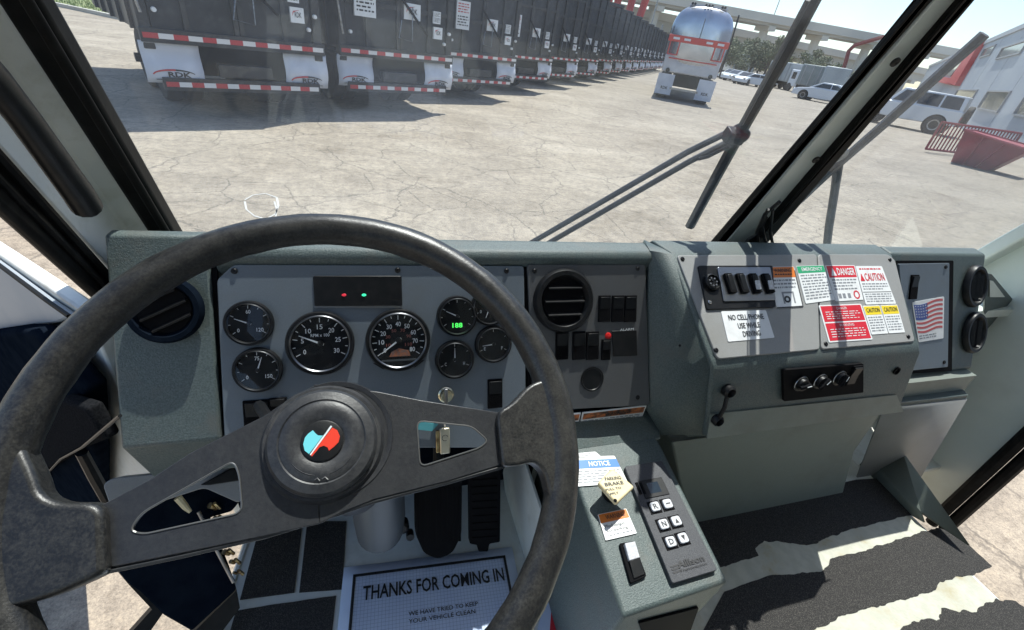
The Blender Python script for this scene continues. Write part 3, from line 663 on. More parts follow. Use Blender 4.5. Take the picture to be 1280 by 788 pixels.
# stickers
def sticker(pts, fn, label, base=STICK, mats=None, pl=None, par=None):
    Q = rquad(pl or offs(PSo, .0006), pts); q = MB(); Q.poly(q, [(0.02, 0), (.98, 0), (1, .02), (1, .98), (.98, 1), (.02, 1), (0, .98), (0, .02)], 0, -.0006, .0006); s = q.build('sticker', base, par or dash, label=label)
    q = MB(); fn(Q, q); q.build('print', mats, s); return s
PM = [PRINT, GPRINT, RED, ORNG, YEL, GRN, BLUE, STICK]
def f(Q, q):
    Q.rect(q, .02, .01, .98, .27, 3, .0006, .0009); Q.text(q, 'WARNING', .2, .05, .85, .14, 0, .0013, .02); Q.lines(q, .2, .18, .85, .25, 1, 0, .0013)
    Q.lines(q, .08, .32, .92, .58, 3, 1, .0009); Q.rect(q, .3, .62, .36, .9, 1, .0006, .0009); Q.rect(q, .36, .62, .75, .66, 1, .0006, .0009); Q.rect(q, .7, .66, .75, .9, 1, .0006, .0009)
    for k in range(12):
        a = k*math.pi/6; Q.rect(q, .46+.09*math.cos(a)-.03, .80+.06*math.sin(a)-.02, .46+.09*math.cos(a)+.03, .80+.06*math.sin(a)+.02, 0, .0006, .001)
    Q.rect(q, 0, .97, 1, 1, 0, .0006, .0009); Q.rect(q, .97, .1, 1, 1, 0, .0006, .0009)
sticker([(959, 334), (992, 333.5), (1004, 384), (971, 386)], f, 'sticker with an orange warning header', mats=PM)
def f(Q, q): Q.rect(q, .01, .01, .99, .20, 5, .0006, .0009); Q.text(q, 'EMERGENCY', .15, .05, .9, .15, 7, .0013, .01); Q.lines(q, .06, .25, .95, .95, 9, 1, .0009, ww=.1)
sticker([(995, 333), (1029, 332), (1043.5, 375), (1007, 380)], f, 'sticker with a green header', mats=PM)
def f(Q, q):
    Q.rect(q, .03, .02, .97, .35, 2, .0006, .0009); Q.text(q, 'DANGER', .33, .08, .93, .29, 7, .0013, .02); Q.poly(q, [(.2, .07), (.29, .3), (.11, .3)], 7, .0006, .0012); Q.lines(q, .08, .40, .92, .74, 4, 1, .0009)
    for x in (.15, .3, .48): Q.rect(q, x, .80, x+.1, .93, 1, .0006, .0009)
    for k in range(14):
        a = k*math.pi/7; Q.rect(q, .8+.09*math.cos(a)-.02, .85+.1*math.sin(a)-.02, .8+.09*math.cos(a)+.02, .85+.1*math.sin(a)+.02, 2, .0006, .001)
sticker([(1031, 332), (1068, 332), (1079, 375), (1044.6, 377)], f, 'sticker with a red DANGER header', mats=PM)
def f(Q, q):
    Q.lines(q, .1, .06, .9, .14, 1, 2, .0009); Q.text(q, 'CAUTION', .22, .19, .92, .40, 2, .0011, .01); Q.poly(q, [(.12, .2), (.19, .4), (.05, .4)], 2, .0006, .0012)
    Q.lines(q, .06, .46, .94, .66, 3, 1, .0009); Q.rect(q, .02, .68, .98, .695, 0, .0006, .0009); Q.lines(q, .06, .73, .94, .97, 4, 1, .0009)
sticker([(1069, 333), (1102, 333), (1120, 380), (1082, 381)], f, 'white sticker with red CAUTION lettering', mats=PM)
def f(Q, q):
    Q.rect(q, .03, .03, .97, .46, 2, .0006, .0009); Q.rect(q, .03, .50, .97, .96, 2, .0006, .0009); Q.text(q, 'DANGER', .38, .07, .62, .14, 7, .0013); Q.lines(q, .1, .19, .9, .43, 4, 7, .0013, fill=.3)
    Q.text(q, 'WARNING', .33, .53, .67, .60, 7, .0013); Q.lines(q, .1, .66, .9, .92, 4, 7, .0013, fill=.3)
sticker([(1023, 382), (1076, 380), (1090.6, 424.7), (1036, 428.6)], f, 'red warning sticker in two blocks', mats=PM)
for i, t in enumerate(('CAUTION', 'CAUTION')):
    def f(Q, q): Q.rect(q, .03, .03, .97, .33, 4, .0006, .0009); Q.text(q, t, .12, .09, .9, .25, 0, .0013, .01); Q.lines(q, .08, .40, .92, .95, 6, 1, .0009, ww=.14)
    pq = ([(1078, 382.6), (1099, 381.8), (1110, 417), (1089.5, 418.6)], [(1100, 381.7), (1121, 381), (1131, 415.7), (1111, 417)])[i]
    sticker(pq, f, 'sticker with a yellow CAUTION header', mats=PM)
def f(Q, q):
    Q.text(q, 'NO CELL PHONE', .12, .13, .90, .32, 0, .0012, .015); Q.text(q, 'USE WHILE', .28, .42, .76, .61, 0, .0012, .015); Q.text(q, 'DRIVING', .34, .70, .72, .89, 0, .0012, .015)
sticker([(901, 389.5), (957, 388), (968, 422.5), (910, 427.5)], f, 'white sticker reading NO CELL PHONE USE WHILE DRIVING', mats=PM)
# ---- lower front of the box
PL = ((0, .478, 1.448), (0, -.988, -.0)); 
nL = V((0, -.988, .153)).normalized()
PL = ((.8, .478, 1.448), (0, -.148, .023)); PL = ((.8, .478, 1.448), (0, -.9882, .1535)); NL = V(PL[1]); VL = V((0, .1535, .9882))
PLo = offs(PL, .002)
q = MB(); q.prism([on(887, 517, PL)+NL*.001, on(1119, 493, PL)+NL*.001, V((1.14, .452, 1.297)), V((.60, .452, 1.297))], NL*.002); q.build('lower_band', OLIVE, dash)
q = MB(); q.prism(rounded(onp([(976, 461), (1076, 453), (1076, 489), (977, 500)], PLo), .003), NL*.006); hv = q.build('heater_control_panel', BLKM, dash, bevel=.001)
for x, y, a in ((1000, 479, 10), (1024, 476, 50), (1048, 472, 75)):
    c = on(x, y, offs(PLo, .006)); q = MB(); q.lathe(c, NL, [(.0165, 0), (.0165, .003), (.013, .004), (.012, .010)], 28); kb = q.build('rotary_knob', BLK, hv)
    q = MB(); q.ring(c, NL, [(.0162, .003), (.0154, .0042), (.0146, .003)], 32, a0=R(-40), a1=R(210)); q.build('dial_arc', DCHR, hv)
    d = V((math.cos(R(a)), 0, 0))+VL*math.sin(R(a)); q = MB(); q.box(c+NL*.012, (.0125, .003, .004), 0, (d, NL.cross(d), NL)); q.build('knob_grip', TRIM, hv, bevel=.001)
    q = MB(); q.box(c+NL*.0165+d*.006, (.005, .0007, .0004), 0, (d, NL.cross(d), NL)); q.build('knob_pointer', WPRT, hv)
rocker(1066.5, 469, 11, 20, offs(PLo, .006), NL, VL, dash)
for x, y, rr in ((908, 487, .012), (894, 523, .011)):
    q = MB(); q.lathe(on(x, y, PLo), NL, [(rr, 0), (rr, .01), (rr*.75, .014), (rr*.5, .006)], 20); q.build('socket_plug', BLK, dash)
q = MB(); q.tube([on(905, 492, PLo)+NL*.008, on(900, 505, PLo)+NL*.012, on(895, 518, PLo)+NL*.009], .004, 8); q.build('plug_strap', BLK, dash)
q = MB(); q.lathe(on(1121, 464, PLo), NL, [(.0085, -.002), (.0085, .0015), (.006, .0015), (.006, -.001)], 20); q.build('grommet', BLKM, dash)
q = MB(); q.lathe(on(850, 432, ((.545, 0, 0), (1, .2, 0))), (-1, -.4, 0), [(.002, 0), (.002, .001)], 8); q.build('screw', BLKM, dash)
# ---- body below the box down to the floor
PF = ((0, .505, 1.2), (0, -1, 0))
q = MB(); lo = onp([(840, 553), (1100, 519), (1066, 602), (866, 655)], PF)
lo[2].z = lo[3].z = FLZ+.002
mid = [lo[0].lerp(lo[3], .5)+V((0, .018, 0)), lo[1].lerp(lo[2], .5)+V((0, .018, 0))]
b0 = [p+V((0, .34, 0)) for p in lo]
q.add([lo[0], lo[1], mid[1], lo[2], lo[3], mid[0]]+b0, [(0, 1, 2, 5), (5, 2, 3, 4), (1, 7, 8, 3, 2), (0, 5, 4, 9, 6)])
q.build('lower_housing', OLIVE, dash, bevel=.004, ang=50)
# ---- right panel C
q = MB(); cp_ = [(y, z) for y, z in ((.675, 1.583), (.541, 1.318), (.60, 1.235), (.80, 1.20), (.86, 1.45), (.705, 1.588))]
q.add([V((1.16, *p)) for p in cp_]+[V((1.508, *p)) for p in cp_], [tuple(range(6)), tuple(range(6, 12))]+[(i, (i+1) % 6, (i+1) % 6+6, i+6) for i in range(6)])
q.build('dash_housing', GREEN, dash, bevel=.006, seg=3, label='right end of the dash with two round vents')
q = MB(); q.prism(rounded(aface([(1120, 326), (1192, 326), (1190, 464), (1132, 468)], .0035), .004), -NA*.006); q.build('gasket', BLKM, dash)
q = MB(); q.prism(rounded(aface([(1124, 330), (1187, 329), (1185, 459), (1134, 464)], .008), .004), -NA*.006); q.build('end_panel', PANEL, dash, bevel=.001, label='plain grey panel with flag sticker')
for a, b in ((1182, 334), (1180, 453)): screw(dash, on(a, b, offs(PA, .008)), NA, .005, BLK)
rocker(1141.5, 359, 9, 30, offs(PA, .008), NA, VA, dash)
def f(Q, q):
    def wv(a, b): return (a, b+.035*math.sin(a*6.0))
    H = .70
    for i in range(13):
        if i % 2 == 0:
            for k in range(10):
                a0 = .03+(.92*k/10); a1 = .03+.92*(k+1)/10
                if i < 7 and a1 < .45: continue
                b0 = .06+H*i/13; b1 = .06+H*(i+1)/13
                Q.poly(q, [wv(a0, b0), wv(a1, b0), wv(a1, b1), wv(a0, b1)], 0, .0006, .0009)
    for k in range(4):
        a0 = .03+.42*k/4; a1 = .03+.42*(k+1)/4
        Q.poly(q, [wv(a0, .06), wv(a1, .06), wv(a1, .06+H*7/13), wv(a0, .06+H*7/13)], 1, .0006, .0009)
    for r_ in range(5):
        for c_ in range(5):
            a, b = wv(.07+c_*.08, .10+r_*.065); Q.rect(q, a-.012, b-.012, a+.012, b+.012, 3, .0009, .0012)
    Q.lines(q, .05, .84, .7, .96, 2, 2, .0009)
sticker([(1140, 378), (1180, 371), (1179, 423), (1148, 428)], f, 'american flag sticker', mats=[FRED, NAVYP, GPRINT, STICK], pl=offs(PA, .0086))
for (x, y) in ((1217, 358), (1216, 416)):
    vent(on(x, y, offs(PA, .006)), NA, .054, dash, 3 if y < 400 else 2, lab='upper vent of the pair at the right dash end' if y < 400 else 'lower vent of the pair at the right dash end', sy=.74, ad=VA)
# triangle bracket
PR = ((1.508, .66, 1.5), (.15, -1, 0))
q = MB(); tb = onp([(1232, 342), (1240, 343), (1266, 374), (1230, 434)], PR); q.prism(tb, V((0, .006, 0))); q.build('corner_bracket', GREEN, dash, bevel=.001)
q = MB(); q.prism([p+V((0, -.002, 0)) for p in onp([(1236, 350), (1240, 351), (1255, 371), (1236, 371)], PR)], V((0, -.001, 0))); q.build('bracket_opening', WALLP, dash)
# tray under panel C
q = MB(); tr = [V((1.19, .53, 1.262)), V((1.47, .53, 1.262)), V((1.50, .44, 1.268)), V((1.10, .44, 1.262))]
tr = [on(1133, 488, ((0, 0, 1.262), (0, 0, 1))), on(1200, 483, ((0, 0, 1.262), (0, 0, 1))), on(1211, 494, ((0, 0, 1.262), (0, 0, 1))), on(1116, 504, ((0, 0, 1.262), (0, 0, 1)))]
q.prism(tr, V((0, 0, -.012))); q.build('small_shelf', GREEN, dash, bevel=.002)
q = MB(); q.add([tr[3]+V((0, .0, -.012)), tr[2]+V((0, 0, -.012)), on(1146, 602, ((0, .55, 0), (0, -1, 0))), on(1068, 602, ((0, .55, 0), (0, -1, 0))), on(1100, 519, PF)], [(0, 1, 2, 3, 4)])
sp2 = q.build('lower_side_panel', LPANEL, dash, fix=False); z_ = sp2.modifiers.new('s', 'SOLIDIFY'); z_.thickness = .004
q = MB(); q.prism([V((1.12, .52, 1.24)), V((1.50, .52, 1.24)), V((1.50, .60, 1.24)), V((1.12, .60, 1.24))], V((0, 0, .07))); q.build('dash_underside', OLIVE, dash)
for (x, y, r_) in ((1154, 508, .004), (1173, 506, .007), (1181, 505, .006), (1192, 503, .004)):
    p = on(x, y, (tuple(tr[3]+V((0, .0, -.012))), tuple((tr[2]-tr[3]).cross(on(1146, 602, ((0, .55, 0), (0, -1, 0)))-tr[3]).normalized()))); nn = (tr[2]-tr[3]).cross(on(1146, 602, ((0, .55, 0), (0, -1, 0)))-tr[3]).normalized()
    if nn.y > 0: nn = -nn
    q = MB(); q.lathe(p, nn, [(r_, -.001), (r_, .003)], 10); q.build('bolt_hole', BLKM, dash)
# cable at the right wall
q = MB(); q.tube(onp([(1222, 440), (1236, 444), (1252, 450), (1275, 449), (1310, 444)], ((0, .70, 0), (0, 1, 0))), .0045, 8); q.build('cable', BLK, dash)
# wires at the centre pillar foot
for pp_ in ([(962, 318), (955, 296), (952, 280), (960, 262)], [(950, 316), (946, 290), (956, 268), (975, 252)], [(925, 312), (935, 300), (948, 292), (958, 272)], [(968, 318), (963, 290), (966, 262)]):
    q = MB(); q.tube([p for p in onp(pp_, offs(PW, .055))], .0035, 6); q.build('wire', BLK, dash)

# ================================================================== STEERING WHEEL
WC = V((-.044, .297, 1.566)); ta = R(35.07)
WN = V((-.0075*math.sin(0), -math.sin(ta), math.cos(ta))); WU = V((1, 0, 0)); WV = WN.cross(WU)
PWH = (tuple(WC), tuple(WN)); RR = .225
sw = thing('steering_wheel', 'large worn black two-spoke steering wheel with red and blue round hub emblem', 'steering wheel', WC)
q = MB(); prof_ = [(RR+.0165*math.cos(t), .0165*math.sin(t)) for t in [2*math.pi*k/16 for k in range(16)]]
q.ring(WC, WN, prof_, 120); rim = q.build('wheel_rim', RIM, sw)
tex = bpy.data.textures.new('wear', 'CLOUDS'); tex.noise_scale = .02
dm = rim.modifiers.new('d', 'DISPLACE'); dm.texture = tex; dm.strength = .0022; dm.texture_coords = 'LOCAL'
def wp(pts, h=0): return onp(pts, offs(PWH, h))
# rubber roots
def root(pts, th, name='rim_root', smooth=.012):
    q = MB(); P = rounded(wp(pts, th/2), smooth, 5); q.prism(P, -WN*th); return q.build(name, RIM, sw, bevel=.007, seg=4)
root([(-70, 560), (18, 540), (42, 592), (50, 618), (72, 628), (128, 628), (131, 716), (108, 728), (62, 748), (-10, 768), (-80, 770)], .024)
root([(621, 515), (640, 504), (664, 478), (700, 470), (712, 540), (704, 620), (690, 626), (681, 590), (668, 577), (645, 583), (628, 583)], .022)
# pressed spoke plate with its two triangular windows: built as strips
def plate(pts, name='spoke', th=.005, h=0.002, m=SPK, lab=None, bev=.0012):
    q = MB(); q.prism(wp(pts, h), -WN*th); return q.build(name, m, sw, bevel=bev, label=lab)
def holed(outer, hole, name, h=.002, th=.005, flange=True):
    bm_ = bmesh.new()
    ov = [bm_.verts.new(p) for p in wp(outer, h)]; hv_ = [bm_.verts.new(p) for p in rounded(wp(hole, h), .007, 4)]
    ed = [bm_.edges.new((ov[i], ov[(i+1) % len(ov)])) for i in range(len(ov))]+[bm_.edges.new((hv_[i], hv_[(i+1) % len(hv_)])) for i in range(len(hv_))]
    bmesh.ops.triangle_fill(bm_, edges=ed, use_beauty=True)
    # flanges folded down round the edges
    r_ = bmesh.ops.extrude_face_region(bm_, geom=bm_.faces[:])
    bmesh.ops.translate(bm_, verts=[e for e in r_['geom'] if isinstance(e, bmesh.types.BMVert)], vec=-WN*th)
    q = MB(); bm_.verts.ensure_lookup_table()
    for i, v_ in enumerate(bm_.verts): v_.index = i
    q.add([v_.co.copy() for v_ in bm_.verts], [tuple(v_.index for v_ in f_.verts) for f_ in bm_.faces]); bm_.free()
    return q.build(name, SPK, sw, bevel=.0010)
holed([(122, 634), (186, 600), (238, 566), (330, 520), (352, 505), (392, 486), (400, 655), (330, 671), (228, 692), (129, 712)], [(162, 664), (176, 642), (292, 576), (299, 594), (303, 641), (180, 668)], 'spoke')
holed([(392, 480), (471, 489), (526, 500), (627, 516), (632, 580), (560, 602), (468, 625), (430, 640), (400, 655)], [(521, 526), (590, 533), (610, 551), (600, 560), (525, 584)], 'spoke')
for pts in ([(162, 664), (176, 642), (292, 576), (299, 594), (303, 641), (180, 668)], [(521, 526), (590, 533), (610, 551), (600, 560), (525, 584)]):
    P = rounded(wp(pts, .0022), .007, 4); q = MB(); q.tube(P+[P[0]], .0008, 6, cap=False); q.build('window_lip', mat('worn_bare_edge', (.16, .16, .155), .35, .6) if 'worn_bare_edge' not in MATS else MATS['worn_bare_edge'], sw)
q = MB(); q.tube(wp([(131, 715), (228, 695), (330, 671), (400, 650), (468, 627), (560, 603), (630, 583)], -.001), .0022, 6); q.build('flange', SPK, sw)
# hub
HC = on(405, 553, offs(PWH, .004)); K = .81
def pf(*pp): return [(r_*K, h_*K) for r_, h_ in pp]
q = MB(); q.lathe(HC, WN, pf((.050, -.035), (.062, -.012), (.0635, -.002), (.060, .004), (.057, .004)), 64); q.build('hub_base', HUBM, sw)
q = MB(); q.ring(HC+WV*.003+V((.008, 0, 0)), WN, pf((.0665, -.012), (.063, -.001), (.058, -.002), (.056, -.014)), 64); q.build('hub_collar', SPK, sw)
q = MB(); q.lathe(HC, WN, pf((.0555, .002), (.0560, .010), (.053, .014), (.0440, .0165), (.0425, .0155), (.0412, .0165), (.030, .018), (.0225, .0150), (.0205, .0142)), 72); hub = q.build('horn_pad', HUBM, sw)
q = MB(); q.ring(HC, WN, pf((.0568, .004), (.0556, .0062), (.0550, .004)), 64); q.build('pad_ring', mat('scuffed_ring_edge', (.16, .16, .16), .35, .7), hub)
q = MB(); q.lathe(HC, WN, [(.0172, .0100), (.0172, .0133), (.0158, .0138)], 40); em = q.build('emblem', BLK, sw)
def ep(x, y, h): return HC+WN*(h-.0030)+WU*(x*.0160)+WV*(y*.0160)
def epoly(pts, m, nm):
    q = MB(); q.prism([ep(x, y, .0168) for x, y in pts], WN*.0005); q.build(nm, m, em)
epoly([(.40, .72), (.17, .36), (.04, .24), (-.21, .28), (-.34, .41), (-.47, .58), (-.70, .42), (-.85, .24), (-.93, -.1), (-.85, -.44), (-.64, -.63), (-.3, -.22)], CYAN, 'emblem_blue')
epoly([(.51, .62), (.76, .45), (.89, .11), (.82, -.19), (.59, -.4), (.34, -.58), (.27, -.4), (.08, -.29), (-.13, -.34), (-.25, -.5), (-.5, -.78), (-.54, -.72), (.0, .0)], ERED, 'emblem_red')
epoly([(.43, .74), (.50, .68), (-.56, -.72), (-.60, -.66)], STICK, 'emblem_stripe')
q = MB(); hp = lambda x, y: HC+WN*.0136+WU*x*K+WV*y*K
for (x0, x1) in ((-.007, -.002), (0, .006)):
    q.tube([hp(x0, -.0395), hp((x0+x1)/2, -.0375), hp(x1, -.0405)], .0008, 5)
q.ring(HC, WN, pf((.036, .0170), (.0353, .0178), (.0346, .0170)), 40, a0=R(215), a1=R(258)); q.ring(HC, WN, pf((.036, .0170), (.0353, .0178), (.0346, .0170)), 40, a0=R(282), a1=R(325))
q.build('horn_mark', HUBM, hub)
# column
col_t = thing('steering_column', 'dark steering column shroud running down behind the steering wheel hub', 'steering column', HC-WN*.05)
dcol = V((.03, .50, -.86)).normalized()
q = MB(); q.tube([HC-WN*.03, HC+dcol*.15, HC+dcol*.30], [.040, .042, .045], 20); q.build('column_tube', BLK, col_t)
q = MB(); bc = on(475, 652, ((0, .52, 0), (0, -1, 0))); bc0 = bc+V((-.004, .02, .10))
q.tube([bc0+V((0, -.02, .05)), bc+V((0, 0, .02)), bc+V((0, .0, -.028)), bc+V((0, .005, -.045))], [.046, .046, .043, .026], 24); q.build('column_cover', mat('grey_column_cover', (.06, .072, .085), .45), col_t, bevel=.002)
q = MB(); q.tube([HC+dcol*.06+V((-.03, -.01, 0)), on(330, 500, PA)+NA*.03], [.006, .008], 8); q.build('indicator_stalk', BLK, col_t)

# keys hanging from the ignition
kt = thing('key_ring', 'keys with a small brass fob hanging from the ignition lock', 'keys', c)
cI = on(557, 493, offs(PA, .02)); kt.location = cI; kt['_o'] = tuple(cI)
q = MB(); q.box(cI+NA*.006+V((0, 0, -.004)), (.0025, .004, .014), 0, (V((1, 0, 0)), NA, VA)); q.build('key', STEEL, kt, bevel=.001)
q = MB(); q.ring(cI+NA*.010-VA*.022, (1, .2, 0), [(.010, -.0008), (.0108, 0), (.010, .0008), (.0092, 0)], 20); q.build('split_ring', CHROME, kt)
kc = on(556, 551, offs(PA, .018))
q = MB(); q.box(kc, (.0085, .0035, .0225), 0, (V((1, 0, 0)), NA, VA)); fb = q.build('key_fob', mat('pale_brass', (.60, .55, .42), .3, .8), kt, bevel=.002)
q = MB(); q.ring(kc+NA*.0037+VA*.006, NA, [(.0045, 0), (.005, .0004), (.0055, 0)], 16, a0=R(20), a1=R(300)); q.build('stamped_mark', PRINT, fb)
q = MB(); q.box(on(547, 552, offs(PA, .014)), (.003, .003, .019), 0, (V((1, 0, 0)), NA, VA)); q.build('key', BRASS, kt, bevel=.001)
q = MB(); q.tube([cI-VA*.03+NA*.009, kc+VA*.024], .0012, 6); q.build('chain', CHROME, kt)
# turquoise tag behind
q = MB(); q.prism(aface([(524, 527), (548, 530), (540, 539), (522, 537)], .01), NA*.001); q.build('tag', mat('turquoise_tag', (.10, .38, .42), .5), kt)

# ================================================================== PEDALS
PP = ((0, .53, 1.0), (0, -.93, .36)); NP = V(PP[1])
ped = thing('brake_pedal', 'dark rubber brake pedal hanging left of the accelerator', 'pedal', on(550, 690, PP))
q = MB(); q.prism(rounded(onp([(518, 590), (578, 590), (577, 670), (566, 692), (548, 700), (530, 693), (519, 668)], PP), .012), -NP*.02); q.build('pedal_pad', BLKM, ped, bevel=.004)
q = MB()
for x in range(524, 576, 7): q.prism(onp([(x, 610), (x+3, 610), (x+3, 676), (x, 676)], PP), NP*.002)
q.build('pedal_ribs', BLKM, ped)
q = MB(); q.tube([on(548, 600, offs(PP, -.02)), on(548, 520, offs(PP, -.05))], .012, 8); q.build('pedal_arm', BLK, ped)
ped = thing('accelerator_pedal', 'narrow black accelerator pedal beside the white side panel', 'pedal', on(605, 685, PP))
q = MB(); q.prism(rounded(onp([(586, 585), (626, 582), (625, 678), (612, 680), (610, 690), (598, 690), (597, 682), (587, 680)], PP), .004), -NP*.015); q.build('pedal_pad', BLKM, ped, bevel=.002)
q = MB()
for y in range(600, 676, 9): q.prism(onp([(590, y), (621, y-2), (621, y+1), (590, y+3)], PP), NP*.0015)
q.build('pedal_ribs', BLKM, ped)
q = MB(); q.lathe(on(504, 672, PP)+V((0, .02, 0)), NP, [(.014, -.02), (.014, .0), (.008, .004)], 10); q.lathe(on(514, 684, PP)+V((0, .02, 0)), NP, [(.008, -.02), (.008, .0)], 8)
tag(q.build('floor_switch', BLK), 'small black floor switch between column base and brake pedal', 'switch')

# ================================================================== PAPER MAT
pz = FLZ+.006
def pzq(a, b): return onz(a, b, pz)
TL, TR = pzq(430, 710), pzq(640, 684); dx = (TR-TL); 
dn = V((dx.y, -dx.x, 0)).normalized(); L = .46
Qp = Quad(TL, TR, TR+dn*L, TL+dn*L)
BLa = pzq(415, 800)
q = MB(); nx_, ny_ = 10, 14
vsx = [Qp.p(i/nx_, j/ny_, .0008*math.sin(i*1.7+j)+.0006*math.sin(j*2.3)) for j in range(ny_+1) for i in range(nx_+1)]
q.add(vsx, [(j*(nx_+1)+i, j*(nx_+1)+i+1, (j+1)*(nx_+1)+i+1, (j+1)*(nx_+1)+i) for j in range(ny_) for i in range(nx_)])
pm = q.build('paper_floor_mat', PAPER, None, origin=TL, fix=False); so_ = pm.modifiers.new('s', 'SOLIDIFY'); so_.thickness = .0012
tag(pm, 'pale paper floor mat printed THANKS FOR COMING IN, on the driver floor', 'paper mat')
q = MB(); hP = .0035
bw = .018
for (a0, b0, a1, b1) in ((.055, .04, .945, .052), (.055, .04, .07, 1), (.93, .04, .945, 1)): q.prism([Qp.p(a, b, hP-.0006) for a, b in ((a0, b0), (a1, b0), (a1, b1), (a0, b1))], Qp.n*.0004, 0)
Qp.text(q, 'THANKS FOR COMING IN', .115, .098, .915, .160, 0, hP, .018); Qp.text(q, 'WE HAVE TRIED TO KEEP', .36, .232, .74, .250, 0, hP, .006); Qp.text(q, 'YOUR VEHICLE CLEAN', .36, .262, .72, .280, 0, hP, .006)
q.build('print', PRINT, pm)
q = MB()
for i in range(1, 46):
    a = .07+.86*i/46; q.add([Qp.p(a, .053, hP-.0009), Qp.p(a+.0014, .053, hP-.0009), Qp.p(a+.0014, .6, hP-.0009), Qp.p(a, .6, hP-.0009)], [(0, 1, 2, 3)])
for i in range(1, 42):
    b = .053+.0145*i; q.add([Qp.p(.07, b, hP-.0009), Qp.p(.93, b, hP-.0009), Qp.p(.93, b+.0011, hP-.0009), Qp.p(.07, b+.0011, hP-.0009)], [(0, 1, 2, 3)])
q.build('grid_print', mat('pale_blue_grid', (.30, .38, .52), .7), pm)
Qn = Quad(pzq(684, 740), pzq(706, 735), pzq(745, 830), pzq(655, 850)); q = MB(); Qn.rect(q, 0, 0, 1, 1, 0, .001, .003)
pn = q.build('paper_sheet', PAPER, None, origin=Qn.p(.5, .5)); tag(pn, 'narrow paper sheet with red print between rim and console', 'paper sheet')
q = MB(); Qn.rect(q, .30, .15, .45, .8, 0, .003, .0034); Qn.lines(q, .5, .1, .9, .9, 9, 1, .0036); q.build('print', [RED, GPRINT], pn)

# ================================================================== CENTRE CONSOLE
con = thing('centre_console', 'sloping grey-green console with push-button shift pad right of the steering wheel', 'console', (.44, .35, .9))
def dz(p, z=FLZ): return V((p.x, p.y, z))
tl, tr_, br_, bl_ = on(716, 590, PD), on(826, 556, PD), on(911, 727, PD), on(779, 772, PD)
tl2 = on(700, 545, PD); 
topP = [V((.352, .60, PD[0][2]+.02)), V((.53, .60, PD[0][2]+.02)), tr_, br_, bl_, tl]
q = MB(); q.prism(topP, V((0, .02, -.34))); cb = q.build('console_body', GREEN, con, bevel=.006, seg=3)
q = MB(); q.prism([V((.30, .56, 1.30)), V((.56, .56, 1.28)), V((.545, .50, 1.252)), V((.345, .50, 1.252))], V((0, .01, -.03))); q.build('console_rear_slope', GREEN, con, bevel=.002)
PDo = offs(PD, .001)
for a, b in ((788, 541), (806, 537)): screw(con, on(a, b, ((0, .53, 1.26), (0, -.45, .89))), (0, -.45, .89), .004, BLKM)
# front vent below the edge
fv = (tuple(br_), tuple(V((br_-bl_)).cross(V((0, .02, -.34))).normalized()))
q = MB(); q.prism(rounded(onp([(797, 776), (872, 757), (862, 786), (845, 810), (810, 812)], fv), .006), -V((0, -1, 0))*-.004); q.build('front_vent', BLKM, con, bevel=.001)
# shift keypad
q = MB(); kp_ = onp([(779, 586), (826, 578.5), (894, 715), (838, 732)], PDo); q.prism(rounded(kp_, .004), ND*.008); kpad = q.build('shift_keypad', mat('dark_grey_moulded_plastic', (.035, .037, .044), .5, c2=(.07, .072, .08), ns=900, bump=.4, bs=1200), con, bevel=.0015)
QK = Quad(*[p+ND*.008 for p in kp_])
def uv(px, py):
    p = on(px, py, offs(PD, .009)); best = (0, 0); bd = 9
    a = b = .5
    for _ in range(30):
        e = p-QK.p(a, b); du = (QK.p(a+.01, b)-QK.p(a, b))*100; dv_ = (QK.p(a, b+.01)-QK.p(a, b))*100
        g11, g12, g22 = du.dot(du), du.dot(dv_), dv_.dot(dv_); e1, e2 = e.dot(du), e.dot(dv_); D = g11*g22-g12*g12
        a += (e1*g22-e2*g12)/D; b += (g11*e2-g12*e1)/D
    return a, b
def kq(px, py, wa, wb): a, b = uv(px, py); return a-wa, b-wb, a+wa, b+wb
q = MB(); a0, b0, a1, b1 = kq(817, 610, .30, .085); QK.rect(q, a0, b0, a1, b1, 0, 0, .0015); q.build('display_window', BLK, kpad, bevel=.0008)
q = MB(); a0, b0, a1, b1 = kq(817, 610, .14, .05); QK.rect(q, a0, b0, a1, b1, 0, .0015, .0017); q.build('display', mat('smoked_display', (.01, .02, .03), .15), kpad)
for (x, y) in ((798, 611), (803, 611)):
    q = MB(); a0, b0, a1, b1 = kq(x, y, .028, .055); QK.rect(q, a0, b0, a1, b1, 0, 0, .002); q.build('slot', BLKM, kpad)
for (x, y, s) in ((818, 634.5, 'R'), (833.5, 631, '-'), (828.6, 656.5, 'N'), (844.3, 652.5, '^'), (837.5, 678.5, 'D'), (852.8, 673.8, 'v')):
    a0, b0, a1, b1 = kq(x, y, .135, .055); q = MB(); QK.rect(q, a0, b0, a1, b1, 0, 0, .001); bz = q.build('key_recess', BLKM, kpad, bevel=.0006)
    a0, b0, a1, b1 = kq(x, y, .10, .040); q = MB(); P = rounded([QK.p(a0, b0), QK.p(a1, b0), QK.p(a1, b1), QK.p(a0, b1)], .004); q.prism(P, ND*.005); q.build('push_button', KEYW, kpad, bevel=.0012)
    q = MB(); QK.text(q, s, a0+.05, b0+.017, a1-.05, b1-.017, 0, .0054, .02) if s not in '^v-' else (QK.poly(q, [((a0+a1)/2, b0+.02), (a1-.06, b1-.02), (a0+.06, b1-.02)] if s == '^' else ([((a0+a1)/2, b1-.02), (a0+.06, b0+.02), (a1-.06, b0+.02)] if s == 'v' else [(a0+.05, b0+.035), (a1-.05, b0+.035), (a1-.05, b1-.035), (a0+.05, b1-.035)]), 0, .005, .0056))
    q.build('button_symbol', PRINT, kpad)
